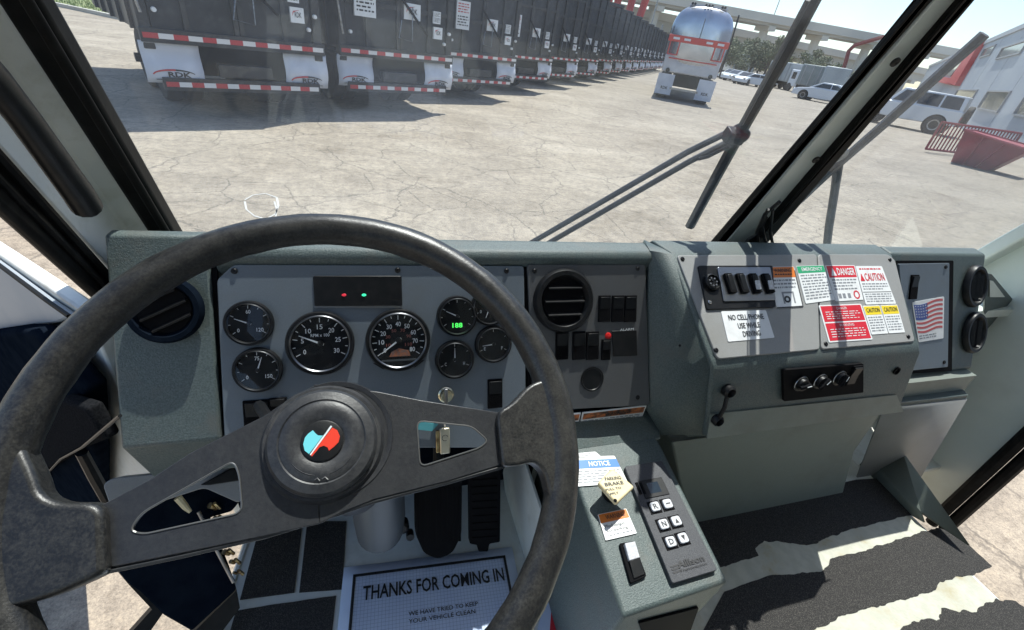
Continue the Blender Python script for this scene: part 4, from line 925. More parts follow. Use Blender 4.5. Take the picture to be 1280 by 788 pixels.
q = MB(); a0, b0, a1, b1 = kq(863, 702, .30, .026); QK.text(q, 'Allison', a0, b0, a1, b1, 0, .0012, .03); QK.text(q, 'Transmission', a0, b1+.010, a1, b1+.028, 0, .0012, .01)
aa, ba = uv(845, 712)
for k in range(3): QK.poly(q, [(aa-.10, ba-.03+k*.022), (aa+.07, ba-.034+k*.022), (aa+.10, ba-.022+k*.022), (aa-.07, ba-.018+k*.022)], 0, 0, .0006)
q.build('lettering', PRINT, kpad)
# NOTICE sticker
def f(Q, q):
    Q.rect(q, 0, .12, 1, .42, 6, .0006, .0009); Q.text(q, 'NOTICE', .38, .18, .82, .36, 7, .0013, .02); Q.lines(q, .05, .50, .95, .95, 5, 1, .0009)
sticker([(712, 572), (768, 570), (785, 604), (714, 609)], f, 'sticker with a blue NOTICE header', mats=PM, pl=offs(PD, .0016), par=con)
def f(Q, q): Q.lines(q, .1, .2, .8, .8, 2, 1, .0009)
sticker([(708, 568), (744, 565), (752, 571.5), (716, 574)], f, 'scrap of white label above the blue-headed sticker', mats=PM, pl=offs(PD, .0016), par=con)
def f(Q, q):
    Q.rect(q, .02, .02, .98, .36, 3, .0006, .0009); Q.text(q, 'WARNING', .22, .09, .85, .27, 0, .0013, .01); Q.text(q, 'Modulation', .1, .45, .75, .57, 0, .001); Q.text(q, 'for parking', .12, .64, .8, .78, 0, .001); Q.lines(q, .1, .84, .9, .93, 1, 1, .0009)
sticker([(747, 643.5), (782.6, 636), (796, 667), (757, 676)], f, 'sticker with an orange header beside the rocker', mats=PM, pl=offs(PD, .0016), par=con)
# parking brake knob: yellow diamond on a stem
kc_ = on(764, 618, PDo)
stem_top = on(768, 611, offs(PD, .036))
q = MB(); q.tube([kc_+ND*.0, stem_top], [.009, .0075], 14); kn = q.build('brake_knob', BLK, con)
dm_ = [p for p in onp([(763, 588.5), (791, 612), (768.5, 633.5), (745, 607)], offs(PD, .037))]
q = MB(); q.prism(rounded(dm_, .005, 4), ND*.010); q.build('knob_plate', CREAM, kn, bevel=.003, seg=3)
QY = Quad(*[p+ND*.0105 for p in (dm_[0], dm_[1], dm_[2], dm_[3])])
q = MB()
def yl(px0, py0, px1, py1, t, hgt):
    a, b = on(px0, py0, offs(PD, .0479)), on(px1, py1, offs(PD, .0479)); up_ = ND.cross(b-a).normalized()
    vv, ff = text_geo(t, .01); q.add([a+(b-a)*v_[0]+up_*(v_[1]*hgt) for v_ in vv], ff)
yl(757, 601, 777, 599, 'PARKING', .006); yl(757, 608, 780, 605, 'BRAKE', .006); yl(758, 614, 777, 611, 'PULL TO', .004); yl(760, 620, 774, 617, 'APPLY', .004)
q.build('lettering', PRINT, kn)
q = MB(); q.lathe(on(769, 626, offs(PD, .0475)), ND, [(.003, 0), (.003, .001)], 12); q.build('plate_screw', BLKM, kn)
q = MB(); q.lathe(kc_, ND, [(.017, 0), (.016, .006), (.011, .009)], 24); q.build('knob_collar', BLK, con)
# rocker
Qr = Quad(*onp([(773, 681), (791, 678), (807, 722), (787, 731)], PDo))
q = MB(); P = rounded([Qr.p(*a) for a in ((0, 0), (1, 0), (1, 1), (0, 1))], .003); q.prism(P, ND*.005); rk = q.build('rocker_switch', BLKM, con, bevel=.0008, label='large rocker with a pale upper half')
q = MB(); q.add([Qr.p(.22, .06, .013), Qr.p(.92, .06, .013), Qr.p(.92, .5, .010), Qr.p(.22, .5, .010), Qr.p(.22, .06, .004), Qr.p(.92, .06, .004), Qr.p(.92, .5, .004), Qr.p(.22, .5, .004)], [(0, 1, 2, 3), (4, 5, 1, 0), (5, 6, 2, 1), (6, 7, 3, 2), (7, 4, 0, 3), (4, 7, 6, 5)]); q.build('rocker', KEYW, rk, bevel=.001)
q = MB(); q.add([Qr.p(.22, .5, .010), Qr.p(.92, .5, .010), Qr.p(.92, .94, .007), Qr.p(.22, .94, .007), Qr.p(.22, .5, .004), Qr.p(.92, .5, .004), Qr.p(.92, .94, .004), Qr.p(.22, .94, .004)], [(0, 1, 2, 3), (4, 5, 1, 0), (5, 6, 2, 1), (6, 7, 3, 2), (7, 4, 0, 3), (4, 7, 6, 5)]); q.build('rocker', BLK, rk, bevel=.001)

# ================================================================== WIPERS (outside the glass)
PWo = offs(PW, -.045)
WIP = mat('weathered_wiper_metal', (.025, .025, .027), .55, .1, c2=(.045, .045, .047), ns=30)
wi = thing('windshield_wiper', 'black wiper with a twin-rod arm lying across the left windshield pane', 'wiper', on(925, 168, PWo))
q = MB(); q.tube(onp([(1024, -14), (980, 70), (930, 158), (895, 222), (862, 284)], PWo), .0068, 6, sq=1.6); q.build('wiper_blade', BLK, wi)
q = MB(); q.tube(onp([(1010, 0), (972, 72), (926, 156)], offs(PW, -.035)), .004, 6); q.build('blade_spine', WIP, wi)
q = MB(); q.tube(onp([(925, 160), (905, 168), (860, 190), (660, 306), (600, 342)], offs(PW, -.055)), .006, 8); q.build('arm_rod', WIP, wi)
q = MB(); q.tube(onp([(925, 176), (905, 180), (862, 202), (672, 312), (615, 345)], offs(PW, -.055)), .006, 8); q.build('arm_rod', WIP, wi)
q = MB(); c_ = on(926, 168, PWo); q.lathe(c_, NW, [(.014, -.016), (.015, -.004), (.015, .009), (.009, .014)], 14); q.box(on(918, 170, PWo), (.02, .012, .012), 0, (WU, VW, NW)); q.build('arm_joint', BLK, wi, bevel=.002)
q = MB(); q.tube(onp([(922, 182), (905, 186), (885, 196), (873, 199)], PWo), .0035, 6); q.build('washer_hose', BLK, wi)
wi = thing('windshield_wiper', 'grey wiper crossing the right windshield pane on an upright arm', 'wiper', on(1048, 195, PWo))
q = MB(); q.tube(onp([(1231, 43), (1180, 88), (1100, 160), (1040, 212), (1000, 250), (975, 270)], PWo), .0080, 6, sq=1.5); q.build('wiper_blade', WIP, wi)
q = MB(); q.tube(onp([(1049, 196), (1044, 235), (1036, 285), (1030, 340)], offs(PW, -.06)), [.010, .009, .010, .010], 8); q.build('arm_rod', WIP, wi)
q = MB(); q.lathe(on(1048, 192, PWo), NW, [(.015, -.018), (.017, -.004), (.017, .008), (.010, .012)], 14); q.build('arm_joint', STEEL, wi)

# the truck's own nose under the windshield, bumper and body below the cab
nose = MB(); nose.prism([V((x, .96, z)) for x, z in ((-.42, .55), (1.95, .55), (1.95, 1.40), (-.42, 1.40))], V((0, .04, 0)))
nose.build('front_skin', WHITE, cab, bevel=.01)


# ================================================================== OUTSIDE: THE YARD
def ground_mat():
    m = bpy.data.materials.new('cracked_yard_paving'); m.use_nodes = True; n = m.node_tree.nodes; l = m.node_tree.links; b = n['Principled BSDF']
    b.inputs['Roughness'].default_value = .9; b.inputs['Specular IOR Level'].default_value = .25
    g = n.new('ShaderNodeNewGeometry'); P = g.outputs['Position']
    def noise(sc_, det=5, rough=.6, vec=None):
        t = n.new('ShaderNodeTexNoise'); t.inputs['Scale'].default_value = sc_; t.inputs['Detail'].default_value = det; t.inputs['Roughness'].default_value = rough
        l.new(vec or P, t.inputs['Vector']); return t
    def ramp(src, stops):
        r = n.new('ShaderNodeValToRGB'); e = r.color_ramp.elements
        e[0].position, e[0].color = stops[0][0], (*stops[0][1], 1); e[1].position, e[1].color = stops[-1][0], (*stops[-1][1], 1)
        for p_, c_ in stops[1:-1]: x = e.new(p_); x.color = (*c_, 1)
        l.new(src, r.inputs['Fac']); return r
    def mix(f, a, b_, mode='MIX'):
        x = n.new('ShaderNodeMix'); x.data_type = 'RGBA'; x.blend_type = mode
        for s_, v_ in ((0, f), (6, a), (7, b_)):
            if isinstance(v_, (int, float)): x.inputs[s_].default_value = v_
            elif isinstance(v_, tuple): x.inputs[s_].default_value = (*v_, 1)
            else: l.new(v_, x.inputs[s_])
        return x.outputs[2]
    big = ramp(noise(.35, 6, .65).outputs['Fac'], [(.32, (.255, .222, .182)), (.5, (.325, .288, .240)), (.68, (.385, .347, .292))]).outputs[0]
    mid = ramp(noise(3.2, 7, .7).outputs['Fac'], [(.3, (.80, .785, .765)), (.7, (1.14, 1.12, 1.07))]).outputs[0]
    st_ = ramp(noise(.9, 4, .55).outputs['Fac'], [(.60, (1, 1, 1)), (.72, (.72, .70, .68))]).outputs[0]
    sep = n.new('ShaderNodeSeparateXYZ'); l.new(P, sep.inputs[0]); xr_ = n.new('ShaderNodeMapRange'); xr_.inputs[1].default_value = 4; xr_.inputs[2].default_value = 14; l.new(sep.outputs['X'], xr_.inputs[0])
    big = mix(xr_.outputs[0], big, mix(.45, big, (.235, .222, .205)))
    c_ = mix(1.0, mix(1.0, big, st_, 'MULTIPLY'), mid, 'MULTIPLY')
    gr_ = ramp(noise(11, 9, .9).outputs['Fac'], [(.38, (.55, .53, .51)), (.5, (1, 1, 1)), (.62, (1.32, 1.29, 1.22))]).outputs[0]
    c_ = mix(.85, c_, gr_, 'MULTIPLY')
    fine = ramp(noise(95, 3, .8).outputs['Fac'], [(.33, (.45, .45, .46)), (.5, (1, 1, 1)), (.68, (1.45, 1.42, 1.36))]).outputs[0]
    c_ = mix(.55, c_, fine, 'MULTIPLY')
    # long tyre smears
    mp = n.new('ShaderNodeMapping'); mp.inputs['Rotation'].default_value = (0, 0, R(-52)); mp.inputs['Scale'].default_value = (.3, 1.2, 1); l.new(P, mp.inputs[0])
    sm_ = ramp(noise(1.0, 5, .6, mp.outputs[0]).outputs['Fac'], [(.40, (.90, .895, .89)), (.6, (1.04, 1.04, 1.04))]).outputs[0]
    c_ = mix(.8, c_, sm_, 'MULTIPLY')
    # cracks: two distorted cell networks, partly masked
    def cracks(scale, width, mask_scale, lo, hi, seed):
        d = noise(1.3*scale+.4, 6, .7); a = n.new('ShaderNodeMix'); a.data_type = 'VECTOR'; a.inputs[0].default_value = .28/scale if scale > 1 else .35
        va = n.new('ShaderNodeVectorMath'); va.operation = 'MULTIPLY_ADD'; va.inputs[1].default_value = (.32/scale,)*3; l.new(d.outputs['Color'], va.inputs[0]); l.new(P, va.inputs[2])
        v = n.new('ShaderNodeTexVoronoi'); v.voronoi_dimensions = '2D'; v.feature = 'DISTANCE_TO_EDGE'; v.inputs['Scale'].default_value = scale; l.new(va.outputs[0], v.inputs['Vector'])
        mr = n.new('ShaderNodeMapRange'); mr.inputs[1].default_value = width*.3; mr.inputs[2].default_value = width; mr.inputs[3].default_value = 1; mr.inputs[4].default_value = 0; l.new(v.outputs['Distance'], mr.inputs[0])
        mk = noise(mask_scale, 3); mm = n.new('ShaderNodeMapRange'); mm.inputs[1].default_value = lo; mm.inputs[2].default_value = hi; l.new(mk.outputs['Fac'], mm.inputs[0])
        x = n.new('ShaderNodeMath'); x.operation = 'MULTIPLY'; l.new(mr.outputs[0], x.inputs[0]); l.new(mm.outputs[0], x.inputs[1]); return x.outputs[0]
    k1 = cracks(.5, .009, .3, .35, .5, 0); k2 = cracks(1.35, .016, .5, .40, .52, 1)
    k = n.new('ShaderNodeMath'); k.operation = 'MAXIMUM'; l.new(k1, k.inputs[0]); l.new(k2, k.inputs[1])
    kk = n.new('ShaderNodeMath'); kk.operation = 'MULTIPLY'; kk.inputs[1].default_value = .58; l.new(k.outputs[0], kk.inputs[0])
    c_ = mix(kk.outputs[0], c_, (.075, .068, .062))
    l.new(c_, b.inputs['Base Color'])
    bp = n.new('ShaderNodeBump'); bp.inputs['Strength'].default_value = .5; bp.inputs['Distance'].default_value = .01; l.new(noise(60, 4, .7).outputs['Fac'], bp.inputs['Height']); l.new(bp.outputs[0], b.inputs['Normal'])
    return m
q = MB(); G = 900; q.add([V((-G, -G, 0)), V((G, -G, 0)), V((G, G, 0)), V((-G, G, 0))], [(0, 1, 2, 3)]); struct(q.build('ground', ground_mat(), None))
CONC = mat('pale_concrete', (.40, .38, .33), .85, c2=(.47, .45, .40), ns=.6, c3=(.33, .31, .28), ns3=2)
# white spray scribble
q = MB()
sp_ = [(306, 250), (316, 244), (332, 242), (346, 247), (348, 258), (344, 268), (332, 274), (318, 270), (308, 262), (306, 252)]
def ribbon(px, wd, z=.004):
    P = [onz(a, b, z) for a, b in px]
    for i in range(len(P)-1):
        d = (P[i+1]-P[i]).normalized(); s_ = V((-d.y, d.x, 0))*wd*random.uniform(.7, 1.3)
        q.add([P[i]-s_, P[i+1]-s_, P[i+1]+s_, P[i]+s_], [(0, 1, 2, 3)])
ribbon(sp_, .009); ribbon([(343, 252), (346, 262), (344, 276), (350, 290), (346, 305)], .007)
struct(q.build('spray_mark', mat('white_spray_paint', (.47, .46, .43), .85), None, origin=onz(325, 260)))
# grass strip behind the yard, its kerb and rail
g0, g1 = onz(-60, -20), onz(137, 22.5)
gd = (g1-g0).normalized(); gn = V((-gd.y, gd.x, 0))
q = MB(); q.prism([g0-gd*20, g1+gd*2, g1+gd*2+gn*.22, g0-gd*20+gn*.22], V((0, 0, .14))); struct(q.build('kerb', CONC, None, origin=g0))
q = MB(); GR = [g0-gd*20+gn*.22, g1+gd*2+gn*.22, g1+gd*2+gn*16, g0-gd*20+gn*16]; q.prism([p+V((0, 0, .05)) for p in GR], V((0, 0, .05))); struct(q.build('verge', mat('dry_grass_soil', (.14, .17, .06), .95, c2=(.22, .24, .10), ns=2), None, origin=g0))
q = MB()
for i in range(14000):
    p = GR[0]+(GR[1]-GR[0])*random.random()+gn*(16*random.random()**1.3); a = random.uniform(0, 6.28); h = random.uniform(.05, .13); s_ = V((math.cos(a), math.sin(a), 0))*.02
    q.add([p+s_+V((0, 0, .1)), p-s_+V((0, 0, .1)), p+V((random.uniform(-.04, .04), random.uniform(-.04, .04), .1+h))], [(0, 1, 2)])
gs = q.build('grass', mat('grass_blades', (.12, .20, .045), .8, c2=(.24, .27, .09), ns=1.5), None, origin=g0, fix=False); gs['kind'] = 'stuff'; gs['label'] = 'sunlit green grass on the verge behind the trailers'; gs['category'] = 'grass'
rt = thing('rail_fence', 'low yellow rail fence along the grass verge at the top left', 'fence', tuple(g0+gn*5))
r0 = g0+gn*5-gd*8
q = MB(); LF = (g1-g0).length+8.5; q.tube([r0+V((0, 0, .55)), r0+gd*LF+V((0, 0, .55))], .06, 8); q.build('rail', mat('yellow_rail_paint', (.66, .56, .22), .6), rt)
for i in range(int(LF/3)+1):
    q = MB(); q.tube([r0+gd*(i*3)+V((0, 0, 0)), r0+gd*(i*3)+V((0, 0, .62))], .05, 8); q.build('post', STEEL, rt)

# ---- refuse trailers parked in a row, backs to the yard
TBLK = mat('black_trailer_paint', (.012, .014, .018), .5, c2=(.024, .026, .031), ns=3, bump=.1, bs=30, c3=(.045, .046, .05), ns3=6)
TBLK2 = mat('dusty_black_trailer_paint', (.020, .021, .023), .6, c2=(.038, .037, .036), ns=4, c3=(.07, .066, .06), ns3=7)
TYRE = mat('tyre_rubber', (.02, .02, .02), .8); FLAPM = mat('white_mudflap', (.60, .63, .70), .6, c2=(.52, .55, .62), ns=3)
TAPEW = mat('white_reflective_tape', (.72, .70, .68), .5); TAPER = mat('red_reflective_tape', (.48, .04, .045), .5)
def trailer_template():
    t = thing('refuse_trailer', 'x', 'trailer', (0, 0, 0), 'black trailers parked side by side')
    W, H, L_ = 2.6, 3.85, 5.2
    def o(nm, q, m, par=t, **k): return q.build(nm, m, par, **k)
    q = MB(); q.bb(.02, W-.02, .10, L_, 1.15, H-.12); o('trailer_body', q, TBLK)
    q = MB()
    for i in range(5):
        y = .5+i*.95; q.bb(-.03, .02, y, y+.10, 1.15, H-.12); q.bb(W-.02, W+.03, y, y+.10, 1.15, H-.12)
    rb = o('side_ribs', q, TBLK); rb['kind'] = 'stuff'
    for x in (0, W-.14): q = MB(); q.bb(x, x+.14, -.02, .14, .95, H); o('corner_post', q, TBLK2, bevel=.01)
    q = MB(); q.bb(-.02, W+.02, -.05, .16, H-.10, H+.04); o('top_beam', q, TBLK2, bevel=.01)
    q = MB(); q.bb(.16, W-.16, .02, .10, 1.22, H-.12); d = o('tail_door', q, TBLK)
    for x in (.55, 1.22, 1.30, 1.95): q = MB(); q.bb(x, x+.07, -.04, .02, 1.22, H-.12); q.build('door_rib', TBLK2, d, bevel=.006)
    for z in (1.9, 2.6, 3.25): q = MB(); q.bb(.16, W-.16, -.025, .02, z, z+.08); q.build('door_rib', TBLK2, d, bevel=.006)
    # bumper beams and red/white tape
    for z, x0, x1, nm in ((1.13, -.02, W+.02, 'upper_beam'), (.50, .12, W-.12, 'bumper_bar')):
        q = MB(); q.bb(x0, x1, -.08, .04, z-.09, z+.09); bmm = o(nm, q, TBLK2, bevel=.006)
        n_ = 14; 
        for i in range(n_):
            q = MB(); a = x0+.03+(x1-x0-.06)*i/n_; b_ = x0+.03+(x1-x0-.06)*(i+1)/n_; q.bb(a, b_, -.086, -.08, z-.034, z+.034); q.build('reflective_tape', TAPER if i % 2 == 0 else TAPEW, bmm)
    for x in (.45, W-.60): q = MB(); q.bb(x, x+.12, .03, .12, .5, 1.1); o('bumper_post', q, TBLK2)
    # mud flaps
    for i, x in enumerate((-.06, W-.68)):
        q = MB(); nx, nz = 4, 6; w_ = .74
        vs2 = [V((x+w_*a/nx, -.02+.03*math.sin(c*1.1+i), 1.05-.54*c/nz)) for c in range(nz+1) for a in range(nx+1)]
        q.add(vs2, [(c*(nx+1)+a, c*(nx+1)+a+1, (c+1)*(nx+1)+a+1, (c+1)*(nx+1)+a) for c in range(nz) for a in range(nx)])
        fp = o('mud_flap', q, FLAPM, fix=False); sf = fp.modifiers.new('s', 'SOLIDIFY'); sf.thickness = .012; sf.offset = 0
        Q = Quad(V((x, -.056, 1.05)), V((x+w_, -.056, 1.05)), V((x+w_, -.056, .51)), V((x, -.056, .51))); Q.n = V((0, -1, 0))
        q = MB()
        for k in range(14):
            a = R(20+155*k/14); a2 = R(20+155*(k+1)/14); th = .02+.025*math.sin(math.pi*k/14)
            Q.poly(q, [(.48+.38*math.cos(a), .80-.16*math.sin(a)), (.48+.38*math.cos(a2), .80-.16*math.sin(a2)), (.48+(.38-th)*math.cos(a2), .80-(.16-th)*math.sin(a2)), (.48+(.38-th)*math.cos(a), .80-(.16-th)*math.sin(a))], 1 if k > 5 else 0, 0, .003)
        Q.text(q, 'RDK', .36, .71, .76, .84, 0, .004, .03); Q.lines(q, .14, .90, .86, .94, 1, 0, .003)
        q.build('logo_print', [PRINT, TAPER], fp)
    # placards
    for (x0, z0, x1, z1, h) in ((.32, 2.95, .76, 1.88, 0), (1.38, 2.06, 1.76, 1.78, 1), (2.08, 2.0, 2.26, 1.78, 0), (2.10, 1.72, 2.32, 1.50, 1)):
        if z1 > 1.86 and x0 < .5: z0, z1 = 2.35, 1.72
        Q = Quad(V((x0, -.048, z0)), V((x1, -.048, z0)), V((x1, -.048, z1)), V((x0, -.048, z1))); Q.n = V((0, -1, 0)); q = MB(); Q.rect(q, 0, 0, 1, 1, 0, -.04, .004); pl = o('placard', q, STICK)
        q = MB(); 
        if h: Q.text(q, 'RDK', .3, .3, .8, .65, 0, .006, .02); Q.poly(q, [(.1, .6), (.2, .25), (.7, .15), (.25, .32)], 1, .004, .006)
        else: Q.lines(q, .1, .08, .9, .45, 4, 1 if x0 < .5 else 0, .006, ww=.15); Q.lines(q, .1, .52, .9, .92, 4, 0, .006, ww=.15)
        q.build('print', [PRINT, TAPER], pl)
    # lamps, latch bars, hoses
    for x, z in ((.22, 1.45), (W-.22, 1.42), (.1, 2.5), (W-.1, 1.62)): q = MB(); q.lathe(V((x, -.06, z)), (0, -1, 0), [(.035, -.03), (.03, .02)], 10); o('lamp', q, STICK)
    q = MB(); q.tube([V((1.15, -.10, 2.25)), V((1.9, -.10, 1.55))], .025, 6); o('latch_bar', q, BLKM)
    q = MB(); q.tube([V((1.3, -.09, 1.75)), V((1.2, -.16, 1.45)), V((1.5, -.16, 1.40)), V((1.55, -.09, 2.0))], .013, 6); o('hose', q, STEEL)
    q = MB(); q.tube([V((.02, -.10, 3.0)), V((-.06, -.10, 2.2)), V((.05, -.10, 1.4))], .02, 6); o('side_ladder', q, STEEL)
    # axles, wheels
    for y in (1.5, 2.8):
        for x in (.30, .60, W-.88, W-.58):
            q = MB(); q.lathe(V((x, y, .50)), (1, 0, 0), [(.30, .0), (.48, .02), (.50, .06), (.50, .22), (.48, .26), (.30, .28)], 20, u=(0, 1, 0)); wv_ = o('wheel', q, TYRE)
        q = MB(); q.tube([V((.2, y, .5)), V((W-.2, y, .5))], .08, 8); o('axle', q, TBLK2)
    q = MB(); q.bb(.25, W-.25, .1, .6, .62, 1.15); q.bb(.75, 1.85, .6, L_, .75, 1.15); o('chassis', q, BLKM)
    q = MB(); q.bb(.9, 1.7, -.06, .1, .62, .80); o('tow_hitch', q, TBLK2, bevel=.01)
    return t
t0 = trailer_template(); ta_ = R(27)
RC = [V((-.72, 9.85, 0)), V((1.86, 11.70, 0)), V((4.35, 15.1, 0)), V((6.75, 18.3, 0))]
for i in range(13): RC.append(RC[3]+V((2.43, 3.2, 0))*(i+1))
dW = V((math.cos(ta_), math.sin(ta_), 0))*2.6
lab = ['black trailer at the left end of the row, nearest to the windshield', 'black trailer second from the left end of the row', 'black trailer third from the left end of the row', 'black trailer fourth from the left end of the row', 'black trailer fifth from the left end of the row', 'black trailer sixth from the left end of the row']
for i, p in enumerate(RC):
    o = t0 if i == 0 else copy_tree(t0)
    o.location = p-dW; o.rotation_euler = (0, 0, ta_+R(random.uniform(-1, 1)) if i else ta_)
    o['label'] = lab[i] if i < 6 else ('black trailer at the far end of the row beside the tanker' if i == len(RC)-1 else 'black trailer %s from the left end of the row, half hidden by its neighbour' % ['seventh', 'eighth', 'ninth', 'tenth', 'eleventh', 'twelfth', 'thirteenth', 'fourteenth', 'fifteenth', 'sixteenth'][i-6])
# red booms behind the row
for i, (a, b, c_, d_) in enumerate(((757, -8, 750, 8), (768, -8, 762, 9), (786, -10, 778, 14), (803, -8, 790, 20))):
    q = MB(); q.tube([at(c_+5, d_+14, 46), at(a+7, b, 46)], .30, 8); o = q.build('red_boom', mat('red_boom_paint', (.55, .05, .04), .5) if i == 0 else MATS['red_boom_paint'], None, origin=at(c_, d_+6, 46)); tag(o, '%s of the four red boom poles rising over the trailer tops' % ('leftmost', 'second from left', 'third from left', 'rightmost')[i], 'boom', 'red boom poles over the trailers')

# ---- tanker
SILV = mat('polished_tank_aluminium', (.56, .58, .63), .24, .85, c2=(.42, .44, .48), ns=1.4)
SILVW = mat('pale_tank_skirt', (.62, .62, .64), .45, c2=(.52, .52, .54), ns=2)
TRED = mat('tanker_red', (.62, .07, .05), .45)
tb = onz(850, 127); ts = 1.14
tk = thing('tanker_trailer', 'silver tanker trailer seen from behind, red light bar and white mudflaps', 'tanker', (0, 0, 0))
def sup(cx, cz, a, b, y, n_=32, e=3.2):
    out = []
    for k in range(n_):
        t = 2*math.pi*k/n_; c__, s__ = math.cos(t), math.sin(t)
        out.append(V((cx+a*abs(c__)**(2/e)*(1 if c__ >= 0 else -1), y, cz+b*abs(s__)**(2/e)*(1 if s__ >= 0 else -1))))
    return out
q = MB(); rings = [sup(0, 2.25, .7, .65, -.20), sup(0, 2.25, 1.05, 1.0, -.12), sup(0, 2.25, 1.20, 1.22, 0), sup(0, 2.25, 1.24, 1.28, .12), sup(0, 2.25, 1.24, 1.28, 9.5)]
q.add([p for r_ in rings for p in r_], [(i*32+j, i*32+(j+1) % 32, (i+1)*32+(j+1) % 32, (i+1)*32+j) for i in range(4) for j in range(32)]+[tuple(range(32)), tuple(range(128, 160))]); q.build('tank_shell', SILV, tk)
q = MB(); q.tube([V((0, -.21, 3.1)), V((0, -.22, 2.3))], .02, 6); q.build('seam_strip', STEEL, tk)
q = MB(); q.bb(-1.22, 1.22, -.26, -.14, 2.18, 2.42); lb = q.build('light_bar', TRED, tk, bevel=.02)
for x in (-.9, -.45, .45, .9): q = MB(); q.bb(x-.13, x+.13, -.28, -.26, 2.26, 2.34); q.build('lamp', STICK, lb)
for sx in (-1, 1):
    for k in range(2): q = MB(); q.bb(sx*(.72+k*.38)-.025, sx*(.72+k*.38)+.025, -.24, -.20, 1.72, 2.18); q.build('bracket', TRED, tk)
    q = MB(); q.bb(min(sx*.70, sx*1.12), max(sx*.70, sx*1.12), -.24, -.20, 1.69, 1.73); q.build('bracket', TRED, tk)
q = MB(); q.bb(-1.16, 1.16, -.16, .3, 1.05, 1.70); q.build('rear_skirt', SILVW, tk, bevel=.05)
q = MB(); q.bb(-1.0, 1.0, -.20, -.16, 1.56, 1.60); q.build('tape', TRED, tk)
for sx in (-1, 1):
    q = MB(); q.bb(min(sx*.52, sx*1.22), max(sx*.52, sx*1.22), -.22, -.19, .18, .98); fp = q.build('mud_flap', FLAPM, tk)
    Q = Quad(V((sx*.87-.3, -.225, .95)), V((sx*.87+.3, -.225, .95)), V((sx*.87+.3, -.225, .2)), V((sx*.87-.3, -.225, .2))); Q.n = V((0, -1, 0)); q = MB(); Q.text(q, 'RDK', .3, .6, .8, .75, 0, .003, .02); q.build('logo_print', PRINT, fp)
    for y in (.7, 1.9):
        q = MB(); q.lathe(V((sx*.9-.25, y, .5)), (1, 0, 0), [(.28, .0), (.48, .02), (.50, .06), (.50, .44), (.48, .48), (.28, .5)], 20, u=(0, 1, 0)); wl_ = q.build('wheel', TYRE, tk)
        q = MB(); q.lathe(V((sx*1.17, y, .5)), (sx, 0, 0), [(.27, -.02), (.26, .01), (.12, .02)], 16, u=(0, 1, 0)); q.build('rim', CHROME, wl_)
    q = MB(); q.lathe(V((sx*.9, -.2, 1.12)), (0, -1, 0), [(.09, 0), (.08, .04)], 12); q.build('lamp', BLK, tk)
q = MB(); q.bb(-.55, .55, -.1, 9, .55, 1.05); q.build('chassis', BLKM, tk)
q = MB(); q.bb(-.6, .6, -.24, -.18, .42, .50); q.build('bumper_bar', STEEL, tk)
q = MB(); q.bb(-.75, .75, .1, 9, 3.50, 3.58); q.build('walkway', SILVW, tk)
for x in (-.66, -.56, -.12, 0, .12, .52, .62): q = MB(); q.lathe(V((x, .02, 3.56)), (0, -1, 0), [(.05, 0), (.045, .06)], 10); q.build('marker_lamp', BLK, tk)
q = MB(); q.tube([V((1.24, .2, 3.4)), V((1.29, .2, 2.4)), V((1.29, .2, 1.2))], .035, 8); q.build('side_pipe', BLK, tk)
tk.location = tb; tk.scale = (ts, ts, ts); dirt_ = math.atan2(tb.y, tb.x); tk.rotation_euler = (0, 0, dirt_-R(90)+R(2))

